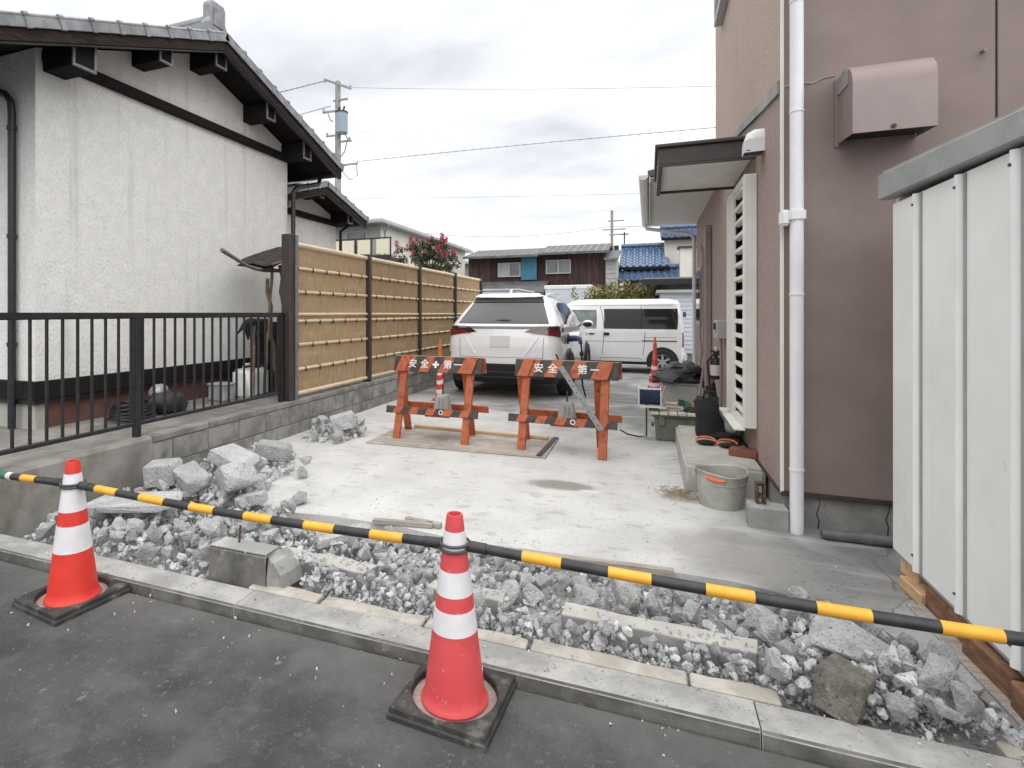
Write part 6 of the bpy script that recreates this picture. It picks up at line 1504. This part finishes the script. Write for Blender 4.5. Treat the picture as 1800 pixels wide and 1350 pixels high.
# poles and cables
UP = thing('utility_pole', 'concrete utility pole with a grey transformer behind the left house roof', 'utility pole', (-14.2, 24, 0))
MB().cyl((-14.2, 24, -.05), (-14.2, 24, 12.75), .20, .13, n=14).build('pole_shaft', 'pole', UP, smooth=40)
MB().bb(-14.95, -13.35, 23.86, 23.94, 12.55, 12.65, Matrix.Translation((-14.2, 24, 12.6)) @ Matrix.Rotation(R(24), 4, 'Y') @ Matrix.Translation((14.2, -24, -12.6))).build('crossarm', 'pole', UP)
for z, x0, x1 in ((11.75, -14.4, -13.6), (11.25, -15.0, -14.0), (10.05, -14.8, -14.0), (9.7, -14.2, -13.4), (8.55, -14.2, -13.05)): MB().bb(x0, x1, 23.88, 23.95, z, z + .08).build('crossarm', 'pole', UP)
tf = MB().cyl((-13.85, 23.75, 10.1), (-13.85, 23.75, 11.05), .30, n=16).build('transformer', 'transformer', UP, smooth=40)
MB().cyl((-13.85, 23.75, 11.052), (-13.85, 23.75, 11.12), .32, n=16).build('lid', 'black_alu', tf)
for k in (-.15, .12): MB().cyl((-13.85 + k, 23.7, 11.12), (-13.85 + k + .1, 23.65, 11.35), .045, n=8).build('bushing', 'black_alu', tf)
b = MB()
for x, z in ((-14.9, 12.9), (-13.45, 12.35), (-14.95, 11.4), (-14.75, 10.2), (-13.5, 9.85)): b.cyl((x, 23.9, z - .12), (x, 23.9, z + .05), .06, n=8)
b.build('insulators', 'frosted', UP)
MB().tube([(-14.7, 23.8, 11.3), (-14.45, 23.7, 10.8), (-14.3, 23.7, 10.7)], .03, 6).build('jumper_wire', 'wire', UP)
MB().tube([(-13.7, 23.8, 10.1), (-13.55, 23.8, 9.8), (-13.7, 23.8, 9.2), (-14.0, 23.8, 8.9)], .03, 6).build('jumper_wire', 'wire', UP)
MB().tube([(-14.0, 23.8, 8.4), (-13.4, 23.8, 7.8), (-13.0, 23.8, 8.0), (-13.08, 23.8, 8.6)], .025, 6).build('jumper_wire', 'wire', UP)
def cable(label, a, c, sag, r=.018, n=24, beads=False):
    a, c = Vector(a), Vector(c)
    pts = [a.lerp(c, i / n) + Vector((0, 0, -sag * 4 * (i / n) * (1 - i / n))) for i in range(n + 1)]
    t = thing('overhead_cable', label, 'cable', tuple(a))
    MB().tube(pts, r, 5).build('wire', 'wire', t)
    if beads:
        m = MB()
        for i in range(70):
            q = a.lerp(c, i / 70) + Vector((0, 0, -sag * 4 * (i / 70) * (1 - i / 70))); m.cyl(q - Vector((.05, 0, .012)), q + Vector((.05, 0, .012)), r * 1.35, n=5)
        o = m.build('spiral_hangers', 'wire', t); o['kind'] = 'stuff'
cable('topmost thin overhead cable running right from the top of the big pole', (-13.5, 24, 12.35), (14, 24, 8.9), .30, .010)
cable('overhead cable with hangers rising to the right in the middle of the sky', (-13.08, 23.9, 8.68), (14, 24, 8.1), -.12, .014, beads=True)
cable('lower faint overhead cable crossing above the brown house', (-28, 30, 9.2), (16, 30, 6.7), .30, .009)
cable('lowest faint overhead cable running to the small far pole', (-16, 40, 7.5), (-2.6, 45, 8.0), .5, .018)
cable('overhead cable running from the small far pole to the right', (-2.6, 45, 8.0), (18, 44, 8.4), .5, .018)
cable('upper overhead cable running left from the big pole behind the tiled roof', (-14.9, 24, 12.9), (-34, 18, 10.6), .6, .022, beads=True)
cable('lower overhead cable running left from the big pole behind the tiled roof', (-14.6, 24, 11.6), (-34, 18, 8.9), .6, .02)
P2 = thing('utility_pole', 'thin far utility pole above the blue tiled roofs', 'utility pole', (-2.6, 45, 0))
MB().cyl((-2.6, 45, 0), (-2.6, 45, 9.2), .13, .10, n=10).build('pole_shaft', 'pole', P2)
for z, x0, x1 in ((8.35, -2.9, -1.7), (7.7, -3.3, -1.6), (7.3, -2.8, -1.9)): MB().bb(x0, x1, 44.9, 44.97, z, z + .09).build('crossarm', 'pole', P2)
MB().bb(-2.45, -2.1, 44.8, 45.1, 5.9, 6.5).build('switch_box', 'black_alu', P2)
P3 = thing('small_post', 'small dark post with a device right of the far utility pole', 'post', (-1.7, 45, 0))
MB().cyl((-1.7, 45, 0), (-1.7, 45, 7.5), .05, n=8).bb(-2.1, -1.4, 44.95, 45.02, 7.3, 7.38).build('post_shaft', 'black_alu', P3)
bpy.context.view_layer.update()
